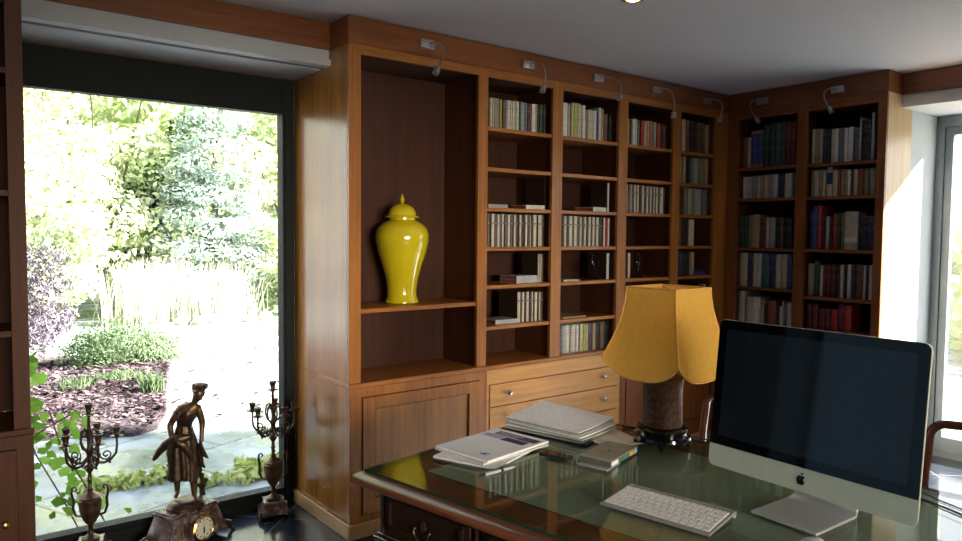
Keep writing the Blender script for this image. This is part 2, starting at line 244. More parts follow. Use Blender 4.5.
# downlight
dl=thing('recessed_downlight','small round recessed ceiling spotlight glowing warm above the desk','light',(.80,-.955,H))
MB().lathe([(.030,-.001),(.046,-.001),(.048,-.006),(.033,-.009),(.030,-.001)],n=28,cap=False).obj('trim_ring',brass,dl)
m,nt,bb=newmat('warm_lamp_glow'); bb.inputs['Emission Color'].default_value=(1,.72,.36,1); bb.inputs['Emission Strength'].default_value=28
MB().lathe([(.0005,-.016),(.012,-.014),(.022,-.009),(.028,-.002)],n=24,cap=False).obj('bulb',m,dl)
ROWS = [
 ('A2r1', 1.98, [(0.845,0.856,0.161,'oxblood'),(0.857,0.869,0.162,'white'),(0.87,0.882,0.162,'cream'),(0.884,0.899,0.161,'sage'),(0.9,0.915,0.161,'grey'),(0.917,0.928,0.161,'black'),(0.93,0.944,0.161,'yellow'),(0.945,0.964,0.161,'brown'),(0.965,0.979,0.161,'grey'),(0.98,0.995,0.161,'white'),(0.996,1.011,0.161,'cream'),(1.011,1.026,0.162,'white'),(1.028,1.041,0.162,'yellow'),(1.042,1.057,0.162,'white'),(1.06,1.076,0.162,'teal'),(1.078,1.102,0.162,'grey'),(1.103,1.126,0.162,'slate'),(1.128,1.147,0.162,'oxblood'),(1.149,1.176,0.162,'white'),(1.176,1.195,0.163,'tan'),(1.196,1.214,0.164,'black'),(1.216,1.239,0.165,'green'),(1.243,1.261,0.167,'black')]),
 ('A3r1', 1.98, [(1.386,1.397,0.187,'grey'),(1.399,1.436,0.198,'white'),(1.439,1.454,0.189,'cream'),(1.455,1.472,0.19,'tan'),(1.474,1.488,0.21,'white'),(1.489,1.514,0.207,'lime'),(1.517,1.536,0.204,'cream'),(1.537,1.556,0.202,'cream'),(1.559,1.585,0.197,'white'),(1.588,1.604,0.178,'tan'),(1.605,1.621,0.177,'cream'),(1.622,1.655,0.178,'cream'),(1.657,1.686,0.181,'white'),(1.688,1.709,0.19,'navy'),(1.711,1.728,0.202,'white'),(1.729,1.757,0.197,'tan'),(1.761,1.794,0.168,'brown'),(1.796,1.834,0.164,'black')]),
 ('A4r1', 1.98, [(1.94,1.953,0.157,'cream'),(1.955,1.971,0.159,'yellow'),(1.972,1.99,0.162,'black'),(1.994,2.012,0.165,'cream'),(2.013,2.03,0.167,'white'),(2.031,2.058,0.168,'cream'),(2.063,2.096,0.168,'slate'),(2.1,2.137,0.164,'red'),(2.142,2.162,0.165,'cream'),(2.164,2.188,0.166,'tan'),(2.193,2.227,0.167,'orange'),(2.234,2.256,0.166,'slate'),(2.257,2.281,0.165,'grey'),(2.286,2.318,0.162,'red'),(2.321,2.362,0.161,'black'),(2.365,2.401,0.16,'brown')]),
 ('A2r4', 1.352, [(0.852,0.873,0.176,'umber'),(0.873,0.893,0.176,'cream'),(0.893,0.913,0.176,'umber'),(0.913,0.929,0.176,'cream'),(0.929,0.949,0.176,'umber'),(0.949,0.967,0.176,'cream'),(0.967,0.988,0.176,'umber'),(0.988,1.007,0.176,'cream'),(1.007,1.028,0.176,'umber'),(1.028,1.042,0.176,'cream'),(1.042,1.069,0.176,'umber'),(1.069,1.082,0.176,'cream'),(1.082,1.114,0.176,'umber'),(1.114,1.131,0.176,'cream'),(1.131,1.15,0.176,'umber'),(1.15,1.164,0.176,'cream'),(1.164,1.175,0.176,'umber'),(1.175,1.2,0.176,'cream'),(1.2,1.207,0.176,'umber'),(1.207,1.242,0.176,'cream'),(1.242,1.261,0.176,'umber')]),  # cream slices in the cream-and-umber rows paint glints on dark spines
 ('A3r4', 1.352, [(1.399,1.417,0.177,'umber'),(1.417,1.437,0.177,'cream'),(1.437,1.456,0.177,'umber'),(1.456,1.483,0.176,'cream'),(1.483,1.498,0.176,'umber'),(1.498,1.522,0.176,'cream'),(1.522,1.545,0.175,'umber'),(1.545,1.566,0.175,'cream'),(1.566,1.582,0.175,'umber'),(1.582,1.601,0.175,'cream'),(1.601,1.617,0.174,'umber'),(1.617,1.635,0.174,'cream'),(1.635,1.652,0.174,'umber'),(1.652,1.671,0.174,'cream'),(1.671,1.686,0.173,'umber'),(1.686,1.707,0.173,'cream'),(1.707,1.743,0.173,'umber'),(1.746,1.759,0.172,'white'),(1.761,1.786,0.172,'red'),(1.787,1.803,0.172,'white')]),
 ('A2r5', 1.15, [(1.21,1.227,0.163,'cream'),(1.229,1.239,0.162,'umber'),(1.241,1.256,0.161,'cream'),(1.258,1.28,0.16,'umber')]),
 ('A2r6', 0.932, [(1.065,1.089,0.17,'cream'),(1.091,1.101,0.169,'umber'),(1.102,1.122,0.169,'cream'),(1.124,1.138,0.168,'umber'),(1.14,1.16,0.168,'cream'),(1.162,1.175,0.167,'umber'),(1.177,1.19,0.167,'cream'),(1.192,1.2,0.166,'umber'),(1.202,1.224,0.166,'cream'),(1.226,1.243,0.165,'umber'),(1.245,1.262,0.164,'cream'),(1.264,1.284,0.164,'umber')]),
 ('A3r7', 0.726, [(1.392,1.407,0.161,'slate'),(1.41,1.426,0.161,'grey'),(1.43,1.445,0.162,'white'),(1.452,1.483,0.162,'white'),(1.488,1.509,0.163,'cream'),(1.514,1.535,0.164,'white'),(1.537,1.559,0.164,'white'),(1.567,1.595,0.164,'cream'),(1.601,1.622,0.164,'lime'),(1.625,1.643,0.164,'cream'),(1.646,1.677,0.164,'purple'),(1.681,1.709,0.164,'tan'),(1.715,1.746,0.164,'black'),(1.75,1.79,0.164,'brown'),(1.794,1.838,0.163,'black')]),
 ('A3r3', 1.56, [(1.78,1.796,0.176,'white')]),
 ('A2r3', 1.56, [(1.261,1.276,0.179,'umber')]),
 ('A3r5', 1.15, [(1.785,1.809,0.158,'white')]),
 ('A4r3', 1.56, [(1.942,1.955,0.18,'umber'),(1.955,1.974,0.179,'cream'),(1.974,1.995,0.179,'umber'),(1.995,2.013,0.178,'cream'),(2.013,2.034,0.178,'umber'),(2.034,2.053,0.178,'cream'),(2.053,2.074,0.177,'umber'),(2.074,2.093,0.177,'cream'),(2.093,2.112,0.177,'umber'),(2.112,2.137,0.176,'cream'),(2.137,2.161,0.176,'umber'),(2.161,2.184,0.175,'cream'),(2.184,2.203,0.175,'umber'),(2.203,2.22,0.174,'cream'),(2.22,2.239,0.174,'umber'),(2.239,2.256,0.174,'cream'),(2.256,2.276,0.173,'umber'),(2.276,2.293,0.173,'cream'),(2.293,2.316,0.173,'umber'),(2.316,2.35,0.172,'cream'),(2.35,2.371,0.171,'umber')]),
 ('A4r5', 1.15, [(1.947,1.963,0.161,'cream'),(1.965,1.979,0.161,'umber'),(1.981,2.002,0.16,'cream')]),
 ('A5r1', 1.98, [(2.474,2.502,0.217,'black'),(2.506,2.557,0.217,'cream'),(2.561,2.612,0.217,'rust'),(2.618,2.655,0.216,'black'),(2.657,2.695,0.215,'umber'),(2.699,2.767,0.213,'brown'),(2.774,2.814,0.209,'brown'),(2.823,2.88,0.202,'tan')]),
 ('A5r2', 1.77, [(2.484,2.52,0.18,'tan'),(2.522,2.56,0.18,'tan'),(2.568,2.617,0.179,'black'),(2.62,2.671,0.179,'slate'),(2.682,2.751,0.18,'sage'),(2.754,2.831,0.181,'olive'),(2.842,2.89,0.182,'tan')]),
 ('A5r3', 1.56, [(2.482,2.515,0.183,'oxblood'),(2.521,2.548,0.183,'green'),(2.555,2.582,0.182,'tan'),(2.591,2.638,0.182,'sage'),(2.641,2.691,0.182,'olive'),(2.697,2.78,0.181,'grey'),(2.783,2.851,0.181,'slate')]),
 ('A5r4', 1.352, [(2.484,2.514,0.178,'brown'),(2.517,2.545,0.178,'black'),(2.551,2.59,0.179,'umber'),(2.596,2.655,0.18,'cream')]),
 ('A5r5', 1.15, [(2.492,2.532,0.163,'navy'),(2.535,2.571,0.162,'black'),(2.577,2.618,0.161,'umber'),(2.624,2.664,0.16,'tan')]),
 ('A5r6', 0.932, [(2.711,2.759,0.152,'black'),(2.766,2.814,0.15,'navy'),(2.821,2.86,0.149,'black'),(2.863,2.907,0.147,'white')]),
 ('B1r1', 1.887, [(-0.064,-0.093,0.215,'rust'),(-0.096,-0.123,0.211,'cream'),(-0.125,-0.176,0.257,'blue'),(-0.179,-0.224,0.255,'blue'),(-0.229,-0.269,0.279,'green'),(-0.273,-0.313,0.284,'green'),(-0.317,-0.355,0.287,'teal'),(-0.358,-0.394,0.289,'green'),(-0.398,-0.433,0.287,'maroon'),(-0.435,-0.466,0.287,'maroon')]),
 ('B1r2', 1.678, [(-0.042,-0.057,0.152,'cream'),(-0.058,-0.077,0.152,'white'),(-0.08,-0.097,0.153,'cream'),(-0.1,-0.117,0.153,'cream'),(-0.121,-0.144,0.154,'grey'),(-0.148,-0.169,0.155,'sage'),(-0.172,-0.197,0.156,'cream'),(-0.199,-0.22,0.157,'tan'),(-0.223,-0.256,0.158,'cream'),(-0.258,-0.285,0.159,'grey'),(-0.292,-0.309,0.159,'cream'),(-0.311,-0.336,0.159,'white'),(-0.339,-0.353,0.159,'blue'),(-0.356,-0.385,0.159,'navy'),(-0.388,-0.42,0.159,'white'),(-0.422,-0.449,0.159,'white'),(-0.452,-0.472,0.159,'slate')]),
 ('B1r3', 1.342, [(-0.055,-0.083,0.219,'green'),(-0.085,-0.111,0.221,'green'),(-0.115,-0.151,0.224,'olive'),(-0.152,-0.207,0.229,'tan'),(-0.212,-0.254,0.204,'maroon'),(-0.258,-0.284,0.203,'cream'),(-0.286,-0.333,0.203,'grey'),(-0.339,-0.368,0.203,'black'),(-0.37,-0.399,0.202,'brown'),(-0.403,-0.432,0.202,'black'),(-0.434,-0.464,0.202,'navy')]),
 ('B1r4', 1.075, [(-0.075,-0.137,0.23,'cream'),(-0.139,-0.176,0.229,'navy'),(-0.18,-0.212,0.229,'cream'),(-0.214,-0.242,0.229,'white'),(-0.246,-0.303,0.229,'teal'),(-0.309,-0.348,0.228,'navy'),(-0.352,-0.393,0.228,'cream'),(-0.395,-0.434,0.228,'cream'),(-0.438,-0.47,0.228,'blue')]),
 ('B1r5', 0.8, [(-0.079,-0.121,0.238,'cream'),(-0.138,-0.186,0.201,'cream'),(-0.188,-0.239,0.2,'white'),(-0.245,-0.272,0.187,'tan'),(-0.277,-0.294,0.154,'black'),(-0.297,-0.359,0.184,'rust'),(-0.363,-0.387,0.17,'black'),(-0.391,-0.409,0.155,'white'),(-0.41,-0.423,0.191,'cream'),(-0.441,-0.47,0.18,'white')]),
 ('B2r1', 1.884, [(-0.542,-0.564,0.221,'cream'),(-0.567,-0.582,0.224,'tan'),(-0.583,-0.598,0.223,'tan'),(-0.6,-0.616,0.222,'cream'),(-0.619,-0.644,0.214,'navy'),(-0.646,-0.671,0.213,'black'),(-0.675,-0.702,0.214,'cream'),(-0.703,-0.728,0.215,'white'),(-0.73,-0.763,0.213,'slate'),(-0.765,-0.79,0.213,'white'),(-0.791,-0.821,0.212,'white'),(-0.825,-0.867,0.197,'slate'),(-0.867,-0.877,0.262,'white'),(-0.88,-0.939,0.249,'black'),(-0.94,-0.961,0.288,'silver')]),
 ('B2r2', 1.675, [(-0.551,-0.568,0.174,'tan'),(-0.57,-0.606,0.173,'cream'),(-0.611,-0.633,0.172,'tan'),(-0.634,-0.656,0.171,'cream'),(-0.661,-0.699,0.185,'cream'),(-0.701,-0.733,0.165,'cream'),(-0.735,-0.755,0.164,'rust'),(-0.757,-0.775,0.164,'tan'),(-0.776,-0.796,0.163,'tan'),(-0.798,-0.82,0.163,'white'),(-0.822,-0.836,0.163,'brown'),(-0.838,-0.866,0.162,'cream'),(-0.868,-0.9,0.161,'rust'),(-0.901,-0.935,0.161,'olive'),(-0.943,-0.978,0.16,'sage')]),
 ('B2r3', 1.343, [(-0.563,-0.59,0.257,'navy'),(-0.591,-0.616,0.274,'blue'),(-0.618,-0.647,0.276,'red'),(-0.653,-0.67,0.221,'black'),(-0.672,-0.696,0.208,'cream'),(-0.7,-0.722,0.204,'black'),(-0.723,-0.746,0.227,'red'),(-0.749,-0.771,0.23,'green'),(-0.776,-0.794,0.231,'olive'),(-0.796,-0.88,0.235,'cream'),(-0.886,-0.933,0.215,'black'),(-0.935,-0.983,0.208,'navy')]),
 ('B2r4', 1.041, [(-0.57,-0.611,0.207,'tan'),(-0.614,-0.645,0.226,'green'),(-0.648,-0.669,0.2,'cream'),(-0.672,-0.693,0.201,'maroon'),(-0.695,-0.717,0.202,'maroon'),(-0.719,-0.749,0.203,'oxblood'),(-0.751,-0.781,0.204,'black'),(-0.784,-0.806,0.205,'cream'),(-0.807,-0.822,0.206,'black'),(-0.824,-0.85,0.207,'white'),(-0.852,-0.876,0.208,'navy'),(-0.877,-0.921,0.21,'brown'),(-0.924,-0.941,0.211,'cream'),(-0.943,-0.957,0.212,'navy'),(-0.958,-0.985,0.213,'cream')]),
 ('B2r5', 0.83, [(-0.584,-0.612,0.155,'maroon'),(-0.614,-0.653,0.158,'oxblood'),(-0.657,-0.695,0.133,'maroon'),(-0.699,-0.733,0.138,'maroon'),(-0.737,-0.777,0.135,'red'),(-0.779,-0.817,0.177,'maroon'),(-0.821,-0.864,0.167,'red')]),
]
WORLD=4; SUN=95; SOUTH=28; WEST=5
# ---------------------------------------------------------------- bookcase on the garden side
SH=[1.98,1.77,1.56,1.352,1.15,.932]; ZW=.726; ZO=2.233; DEP=.32
A=[(.061,.740),(.802,1.264),(1.341,1.814),(1.894,2.338),(2.415,2.80)]
bk=thing('bookcase','tall cherrywood bookcase with a wide bay and four narrow bays along the garden wall','bookcase')
ST=[(0,.061),(.740,.802),(1.264,1.341),(1.814,1.894),(2.338,2.415),(2.80,2.94)]
for i,(a,b_) in enumerate(ST):
    b=MB(); b.box(a,b_,0,.02,ZW,ZC)
    if i not in (0,5): b.box(a+.012,b_-.012,.02,DEP,ZW,ZC,1)
    elif i==5: b.box(a,a+.02,.02,DEP,ZW,ZC,1)
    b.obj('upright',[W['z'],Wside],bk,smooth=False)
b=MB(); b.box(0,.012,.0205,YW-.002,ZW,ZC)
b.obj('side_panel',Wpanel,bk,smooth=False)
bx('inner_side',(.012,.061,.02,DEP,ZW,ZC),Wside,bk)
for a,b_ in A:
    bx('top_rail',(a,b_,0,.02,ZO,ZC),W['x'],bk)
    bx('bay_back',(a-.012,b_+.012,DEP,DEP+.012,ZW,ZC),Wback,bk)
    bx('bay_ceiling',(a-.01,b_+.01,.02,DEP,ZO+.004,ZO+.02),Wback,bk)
bx('cornice',(-.008,XC-.01,-.01,YF+.0,ZC,H-.006),Wred['x'],bk)
def shelf(a,b_,z,ax='A',th=.02,parent=bk):
    if ax=='A': return bx('shelf',(a+.0005,b_-.0005,.008,DEP-.001,z-th,z),W['x'],parent,bevel=.002)
    return bx('shelf',(XC+.008,XC+DEP-.001,a+.0005,b_-.0005,z-th,z),Wred['y'],parent,bevel=.002)
shelf(*A[0],1.069,th=.022)
for q in A[1:]:
    for z in SH: shelf(q[0]-.011,q[1]+.011,z)
bx('worktop',(-.006,XC,-.014,DEP,ZW-.022,ZW),W['x'],bk,bevel=.003)

# base cabinets
def door(x0,x1,z0,z1,parent,y=-.004,axis='A',name='door',knob=None,mat=None,fm=None):
    fm=fm or W
    """framed panel door facing -y, between x0..x1"""
    f=.066; b=MB(); b.box(x0,x0+f,y-.018,y,z0,z1); b.box(x1-f,x1,y-.018,y,z0,z1)
    b.box(x0+f,x1-f,y-.018,y,z1-f*.85,z1); b.box(x0+f,x1-f,y-.018,y,z0,z0+f)
    d=b.obj(name,fm['z'],parent,smooth=False)
    b=MB(); 
    b.box(x0+f,x1-f,y-.006,y,z0+f,z1-f*.85); b.obj('door_panel',mat or WpanelX,d,smooth=False)
    b=MB(); k=.005
    b.box(x0+f,x1-f,y-.013,y-.006,z1-f*.85-k,z1-f*.85); b.box(x0+f,x0+f+k,y-.013,y-.006,z0+f,z1-f*.85-k); b.box(x1-f-k,x1-f,y-.013,y-.006,z0+f,z1-f*.85-k); b.box(x0+f+k,x1-f-k,y-.013,y-.006,z0+f,z0+f+k)
    b.obj('panel_bead',Wback,d,smooth=False)  # bead coloured near-black to draw the shadow line round the recessed panel
    if knob: MB().lathe([(.004,0),(.004,.012),(.011,.016),(.013,.024),(.009,.030),(.001,.032)],n=14).obj('knob',brass,d).matrix_basis=Matrix.Translation((knob[0],y-.018,knob[1]))@Matrix.Rotation(R(90),4,'X')
    return d
BD=YW-.0
c1=thing('base_cabinet','cherrywood base cabinet with one framed door under the vase bay','cabinet')
b=MB(); b.box(.0,.775,.0,DEP,.0705,.703); b.box(.0,.012,DEP,YW-.002,.0705,.725); b.obj('carcass',Wpanel,c1,smooth=False)
b=MB(); b.box(-.004,.06,-.012,0,.0705,.703); b.box(.752,.80,-.012,0,.0705,.703); b.box(.06,.752,-.012,0,.66,.703); b.box(.06,.752,-.012,0,.0705,.10); b.obj('face_frame',W['z'],c1,smooth=False)
door(.064,.748,.104,.656,c1,y=-.001)
b=MB(); b.box(-.016,.80,-.028,-.0125,0,.07); b.box(-.016,-.001,-.0125,YW-.002,0,.07); b.obj('plinth',Wbase,c1,bevel=.003)
c2=thing('drawer_chest','cherrywood chest of four wide drawers with round knobs under the second and third bays','drawers')
bx('carcass',(.805,1.83,.0,DEP,.0705,.703),W['x'],c2)
b=MB(); b.box(.8005,.816,-.012,0,.0705,.703); b.box(1.826,1.846,-.012,0,.0705,.703); b.box(.816,1.826,-.012,0,.626,.703); b.box(.816,1.826,-.012,0,.0705,.088); b.obj('face_frame',Wlit['x'],c2,smooth=False)
for z0,z1 in ((.505,.623),(.362,.501),(.226,.358),(.091,.222)):
    d=bx('drawer',(.818,1.824,-.018,-.001,z0,z1),Wlit['x'],c2,bevel=.002)
    for x in (.937,1.684):
        k=MB().lathe([(.005,0),(.005,.010),(.013,.015),(.015,.024),(.010,.031),(.001,.033)],n=14).obj('knob',chrome,d)
        k.matrix_basis=Matrix.Translation((x,-.018,(z0+z1)/2+.008))@Matrix.Rotation(R(90),4,'X')
bx('plinth',(.801,1.846,-.028,-.0125,0,.07),Wbase,c2)
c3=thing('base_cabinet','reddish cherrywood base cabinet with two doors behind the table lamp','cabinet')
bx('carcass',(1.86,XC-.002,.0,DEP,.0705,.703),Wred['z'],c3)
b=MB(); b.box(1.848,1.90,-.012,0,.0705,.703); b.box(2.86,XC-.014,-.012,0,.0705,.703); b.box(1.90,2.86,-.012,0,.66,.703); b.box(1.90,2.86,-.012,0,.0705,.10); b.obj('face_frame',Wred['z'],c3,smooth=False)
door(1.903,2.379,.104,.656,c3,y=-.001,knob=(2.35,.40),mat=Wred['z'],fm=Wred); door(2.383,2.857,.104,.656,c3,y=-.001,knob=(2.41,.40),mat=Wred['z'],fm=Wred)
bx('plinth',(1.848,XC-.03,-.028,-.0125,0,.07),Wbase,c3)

# ---------------------------------------------------------------- bookcase on the end wall (faces west)
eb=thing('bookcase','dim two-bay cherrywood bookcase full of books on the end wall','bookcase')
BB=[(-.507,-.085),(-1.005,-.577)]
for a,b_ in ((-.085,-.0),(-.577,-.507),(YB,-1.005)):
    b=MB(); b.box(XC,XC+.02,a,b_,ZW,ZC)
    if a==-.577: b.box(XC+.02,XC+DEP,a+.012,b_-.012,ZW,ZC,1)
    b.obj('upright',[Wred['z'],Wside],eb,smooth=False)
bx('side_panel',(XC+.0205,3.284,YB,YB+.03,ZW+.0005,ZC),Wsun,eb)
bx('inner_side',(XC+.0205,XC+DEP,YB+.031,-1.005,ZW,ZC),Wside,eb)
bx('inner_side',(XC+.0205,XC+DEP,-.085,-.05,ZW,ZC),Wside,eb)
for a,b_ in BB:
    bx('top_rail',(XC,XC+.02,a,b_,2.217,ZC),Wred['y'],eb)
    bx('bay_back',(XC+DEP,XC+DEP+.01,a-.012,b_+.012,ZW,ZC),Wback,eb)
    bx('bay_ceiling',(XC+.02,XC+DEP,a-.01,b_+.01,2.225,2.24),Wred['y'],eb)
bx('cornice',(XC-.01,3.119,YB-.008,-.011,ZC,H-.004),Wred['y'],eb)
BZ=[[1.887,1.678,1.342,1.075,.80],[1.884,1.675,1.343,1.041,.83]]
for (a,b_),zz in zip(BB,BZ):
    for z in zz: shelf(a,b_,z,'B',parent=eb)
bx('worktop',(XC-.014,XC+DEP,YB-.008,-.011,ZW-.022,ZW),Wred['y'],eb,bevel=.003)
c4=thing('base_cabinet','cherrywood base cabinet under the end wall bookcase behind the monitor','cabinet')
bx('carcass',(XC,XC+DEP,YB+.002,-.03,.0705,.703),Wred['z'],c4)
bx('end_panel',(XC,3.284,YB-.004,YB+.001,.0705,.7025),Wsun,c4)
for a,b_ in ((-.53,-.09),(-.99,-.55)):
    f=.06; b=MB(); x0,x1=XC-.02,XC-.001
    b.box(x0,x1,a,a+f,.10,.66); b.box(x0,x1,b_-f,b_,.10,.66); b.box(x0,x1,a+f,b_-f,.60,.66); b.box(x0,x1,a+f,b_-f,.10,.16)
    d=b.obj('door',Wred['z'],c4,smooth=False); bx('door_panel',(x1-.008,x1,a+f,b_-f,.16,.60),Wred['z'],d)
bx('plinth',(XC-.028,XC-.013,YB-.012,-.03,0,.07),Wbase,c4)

# ---------------------------------------------------------------- bookcase left of the window
lb=thing('bookcase','dim cherrywood bookcase upright at the far left beside the garden window','bookcase')
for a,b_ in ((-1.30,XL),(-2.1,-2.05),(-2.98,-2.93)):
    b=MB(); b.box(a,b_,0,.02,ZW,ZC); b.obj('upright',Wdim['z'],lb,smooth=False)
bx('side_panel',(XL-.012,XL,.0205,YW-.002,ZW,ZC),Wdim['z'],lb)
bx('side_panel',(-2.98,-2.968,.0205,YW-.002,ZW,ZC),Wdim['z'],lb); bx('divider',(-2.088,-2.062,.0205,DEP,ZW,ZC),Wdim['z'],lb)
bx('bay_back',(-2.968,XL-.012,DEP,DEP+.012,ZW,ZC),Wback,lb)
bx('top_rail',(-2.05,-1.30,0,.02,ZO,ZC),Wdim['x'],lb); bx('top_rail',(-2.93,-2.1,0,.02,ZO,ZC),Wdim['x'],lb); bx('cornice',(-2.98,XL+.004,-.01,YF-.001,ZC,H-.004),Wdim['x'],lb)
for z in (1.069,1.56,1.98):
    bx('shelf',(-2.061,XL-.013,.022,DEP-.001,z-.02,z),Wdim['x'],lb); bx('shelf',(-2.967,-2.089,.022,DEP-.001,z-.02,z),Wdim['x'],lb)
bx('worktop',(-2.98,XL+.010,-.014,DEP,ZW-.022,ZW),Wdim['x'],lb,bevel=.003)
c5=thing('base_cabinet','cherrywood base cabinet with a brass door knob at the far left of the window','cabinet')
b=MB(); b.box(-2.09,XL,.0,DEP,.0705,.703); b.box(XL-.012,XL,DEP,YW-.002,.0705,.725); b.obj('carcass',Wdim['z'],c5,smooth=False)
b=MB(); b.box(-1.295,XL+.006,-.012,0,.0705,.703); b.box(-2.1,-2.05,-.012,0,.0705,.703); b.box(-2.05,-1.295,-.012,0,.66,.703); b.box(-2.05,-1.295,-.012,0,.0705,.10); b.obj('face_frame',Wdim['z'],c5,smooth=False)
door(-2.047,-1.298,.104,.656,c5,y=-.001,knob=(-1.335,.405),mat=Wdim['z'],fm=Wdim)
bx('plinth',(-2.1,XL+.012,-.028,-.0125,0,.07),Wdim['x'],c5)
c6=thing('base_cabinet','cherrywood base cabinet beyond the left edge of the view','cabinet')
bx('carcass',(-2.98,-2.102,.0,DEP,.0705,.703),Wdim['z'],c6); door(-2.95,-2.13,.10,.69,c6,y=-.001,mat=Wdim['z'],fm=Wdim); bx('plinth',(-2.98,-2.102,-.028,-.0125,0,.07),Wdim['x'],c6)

# ---------------------------------------------------------------- picture lamps
def lamp_proto(flip=1,drop=.115,reach=.05,bow=None):
    bow=reach*.7 if bow is None else bow
    t=empty('bookcase_lamp')
    MB().box(-.04,.04,-.018,-.0005,-.021,.021).obj('backplate',steel,t,bevel=.002)
    p0=Vector((.005*flip,-.018,.003)); pts=[]
    cps=[p0,Vector((.01*flip,-.05,.006)),Vector((bow*flip,-.09,.010)),Vector(((reach if bow==reach*.7 else bow*1.1)*flip,-.12,-.03)),Vector((reach*flip*.97,-.125,-drop))]
    for i in range(21):
        u=i/20; q=[c.copy() for c in cps]
        while len(q)>1: q=[a.lerp(b_,u) for a,b_ in zip(q,q[1:])]
        pts.append(q[0])
    MB().tube(pts,.0042,8).obj('gooseneck',steel,t)
    e=pts[-1]; d=(pts[-1]-pts[-3]).normalized()
    MB().lathe([(.006,.004),(.016,0),(.0165,-.034),(.013,-.0345),(.012,-.028)],n=16).obj('lamp_head',steel,t).matrix_basis=Matrix.Translation(e)@Vector((0,0,-1)).rotation_difference(d).to_matrix().to_4x4()
    return t
lbl=['steel gooseneck lamp on the cornice above the yellow vase bay','steel gooseneck lamp on the cornice above the first narrow bay','steel gooseneck lamp on the cornice above the second narrow bay','steel gooseneck lamp on the cornice above the third narrow bay','dim steel gooseneck lamp on the cornice just left of the room corner']
for i,(x,z,dr,rc) in enumerate(((.409,2.33,.135,-.018),(1.057,2.328,.13,.007),(1.603,2.332,.105,.062),(2.131,2.33,.15,.025),(2.661,2.328,.12,-.01))):
    t=lamp_proto(1,dr,rc,max(rc,.02)+.02); t.location=(x,-.0105,z); tag(t,lbl[i],'lamp','gooseneck lamps on the bookcase cornices')
lbl=['dim white gooseneck lamp on the cornice just right of the room corner','pale gooseneck lamp on the end bookcase cornice nearest the glazed door']
for i,(y,z,dr,rc) in enumerate(((-.27,2.32,.13,-.03),(-.77,2.322,.125,-.01))):
    t=lamp_proto(-1,dr,rc,.05); t.location=(XC-.0105,y,z); t.rotation_euler.z=R(-90); tag(t,lbl[i],'lamp','gooseneck lamps on the bookcase cornices')
# ---------------------------------------------------------------- books
COLS=dict(cream=(.60,.53,.40),white=(.72,.71,.66),tan=(.42,.31,.18),grey=(.36,.36,.33),sage=(.34,.37,.27),slate=(.12,.14,.17),black=(.016,.016,.02),yellow=(.52,.42,.11),lime=(.50,.55,.06),brown=(.14,.07,.04),umber=(.045,.025,.016),oxblood=(.13,.025,.02),teal=(.05,.13,.14),green=(.03,.065,.04),red=(.45,.035,.03),orange=(.50,.13,.03),rust=(.32,.09,.045),navy=(.025,.035,.10),blue=(.05,.08,.28),olive=(.22,.20,.10),purple=(.09,.05,.10),maroon=(.14,.02,.035),silver=(.45,.46,.48))
WORD=dict(umber='dark-brown',slate='slate-grey',oxblood='red-brown',sage='grey-green',lime='yellow-green',rust='rust-red',silver='silver-grey',cream='cream',orange='orange-red',teal='teal',green='green',olive='olive')
BM={}
def bookmat(c):
    if c in BM: return BM[c]
    m,nt,b=newmat('book_cover_'+c); base=COLS[c]; lum=sum(base)/3
    ink=(.05,.05,.06) if lum>.25 else (.62,.55,.40)
    f=noise(nt,(60,60,260),1.4,2,'Object',.6)
    f2=noise(nt,(3,3,9),2,2,'Object')
    g=N(nt,'ShaderNodeMath',op='GREATER_THAN'); nt.links.new(f,g.inputs[0]); g.inputs[1].default_value=.60 if c!='umber' else .78
    g2=N(nt,'ShaderNodeMath',op='GREATER_THAN'); nt.links.new(f2,g2.inputs[0]); g2.inputs[1].default_value=.50
    mu=N(nt,'ShaderNodeMath',op='MULTIPLY'); nt.links.new(g.outputs[0],mu.inputs[0]); nt.links.new(g2.outputs[0],mu.inputs[1])
    x=nt.nodes.new('ShaderNodeMix'); x.data_type='RGBA'; nt.links.new(mu.outputs[0],x.inputs[0]); 
    f3=noise(nt,s=40,detail=3); nt.links.new(ramp(nt,f3,[(.3,tuple(v*.85 for v in base)),(.7,tuple(v*1.12 for v in base))]),x.inputs[6]); x.inputs[7].default_value=(*[(a*.45+d*.55) for a,d in zip(base,ink)],1)
    nt.links.new(x.outputs[2],b.inputs['Base Color']); b.inputs['Roughness'].default_value=.38 if c in('umber','black') else .45
    BM[c]=m; return m
def book_mesh(w,h,d,c,flat=False,band=None):
    """spine towards -y, standing on z=0, centred on x"""
    b=MB(); t=min(.003,w*.15); n=5
    sp=[]
    for i in range(n+1):
        a=-1+2*i/n; sp.append((a*w/2,.004*(a*a)))
    b.prism(sp+[(w/2-.0001,.008),(-w/2+.0001,.008)],0,h,0)
    b.box(-w/2,-w/2+t,.008,d,0,h,3); b.box(w/2-t,w/2,.008,d,0,h,3)
    b.box(-w/2+t,w/2-t,.008,d-.004,.003,h-.003,1)
    if band:
        for z0,z1 in band: b.box(-w/2-.0002,w/2+.0002,-.0012,.006,h*z0,h*z1,2)
    return b
ORD='first second third fourth fifth sixth seventh eighth ninth tenth eleventh twelfth thirteenth fourteenth fifteenth sixteenth seventeenth eighteenth nineteenth twentieth twenty-first twenty-second twenty-third twenty-fourth'.split()
BAY={'A2':'first bay beside vase','A3':'second bay from vase','A4':'third bay from vase','A5':'bay beside room corner','B1':'end bookcase, left bay','B2':'end bookcase, right bay'}
SHN=['top shelf','second shelf','third shelf','fourth shelf','fifth shelf','sixth shelf','bottom shelf']
orangeb=plain('book_band_orange',(.55,.16,.06),.5); blueb=plain('book_band_blue',(.04,.07,.22),.5); labelw=plain('book_label',(.75,.75,.75),.5)
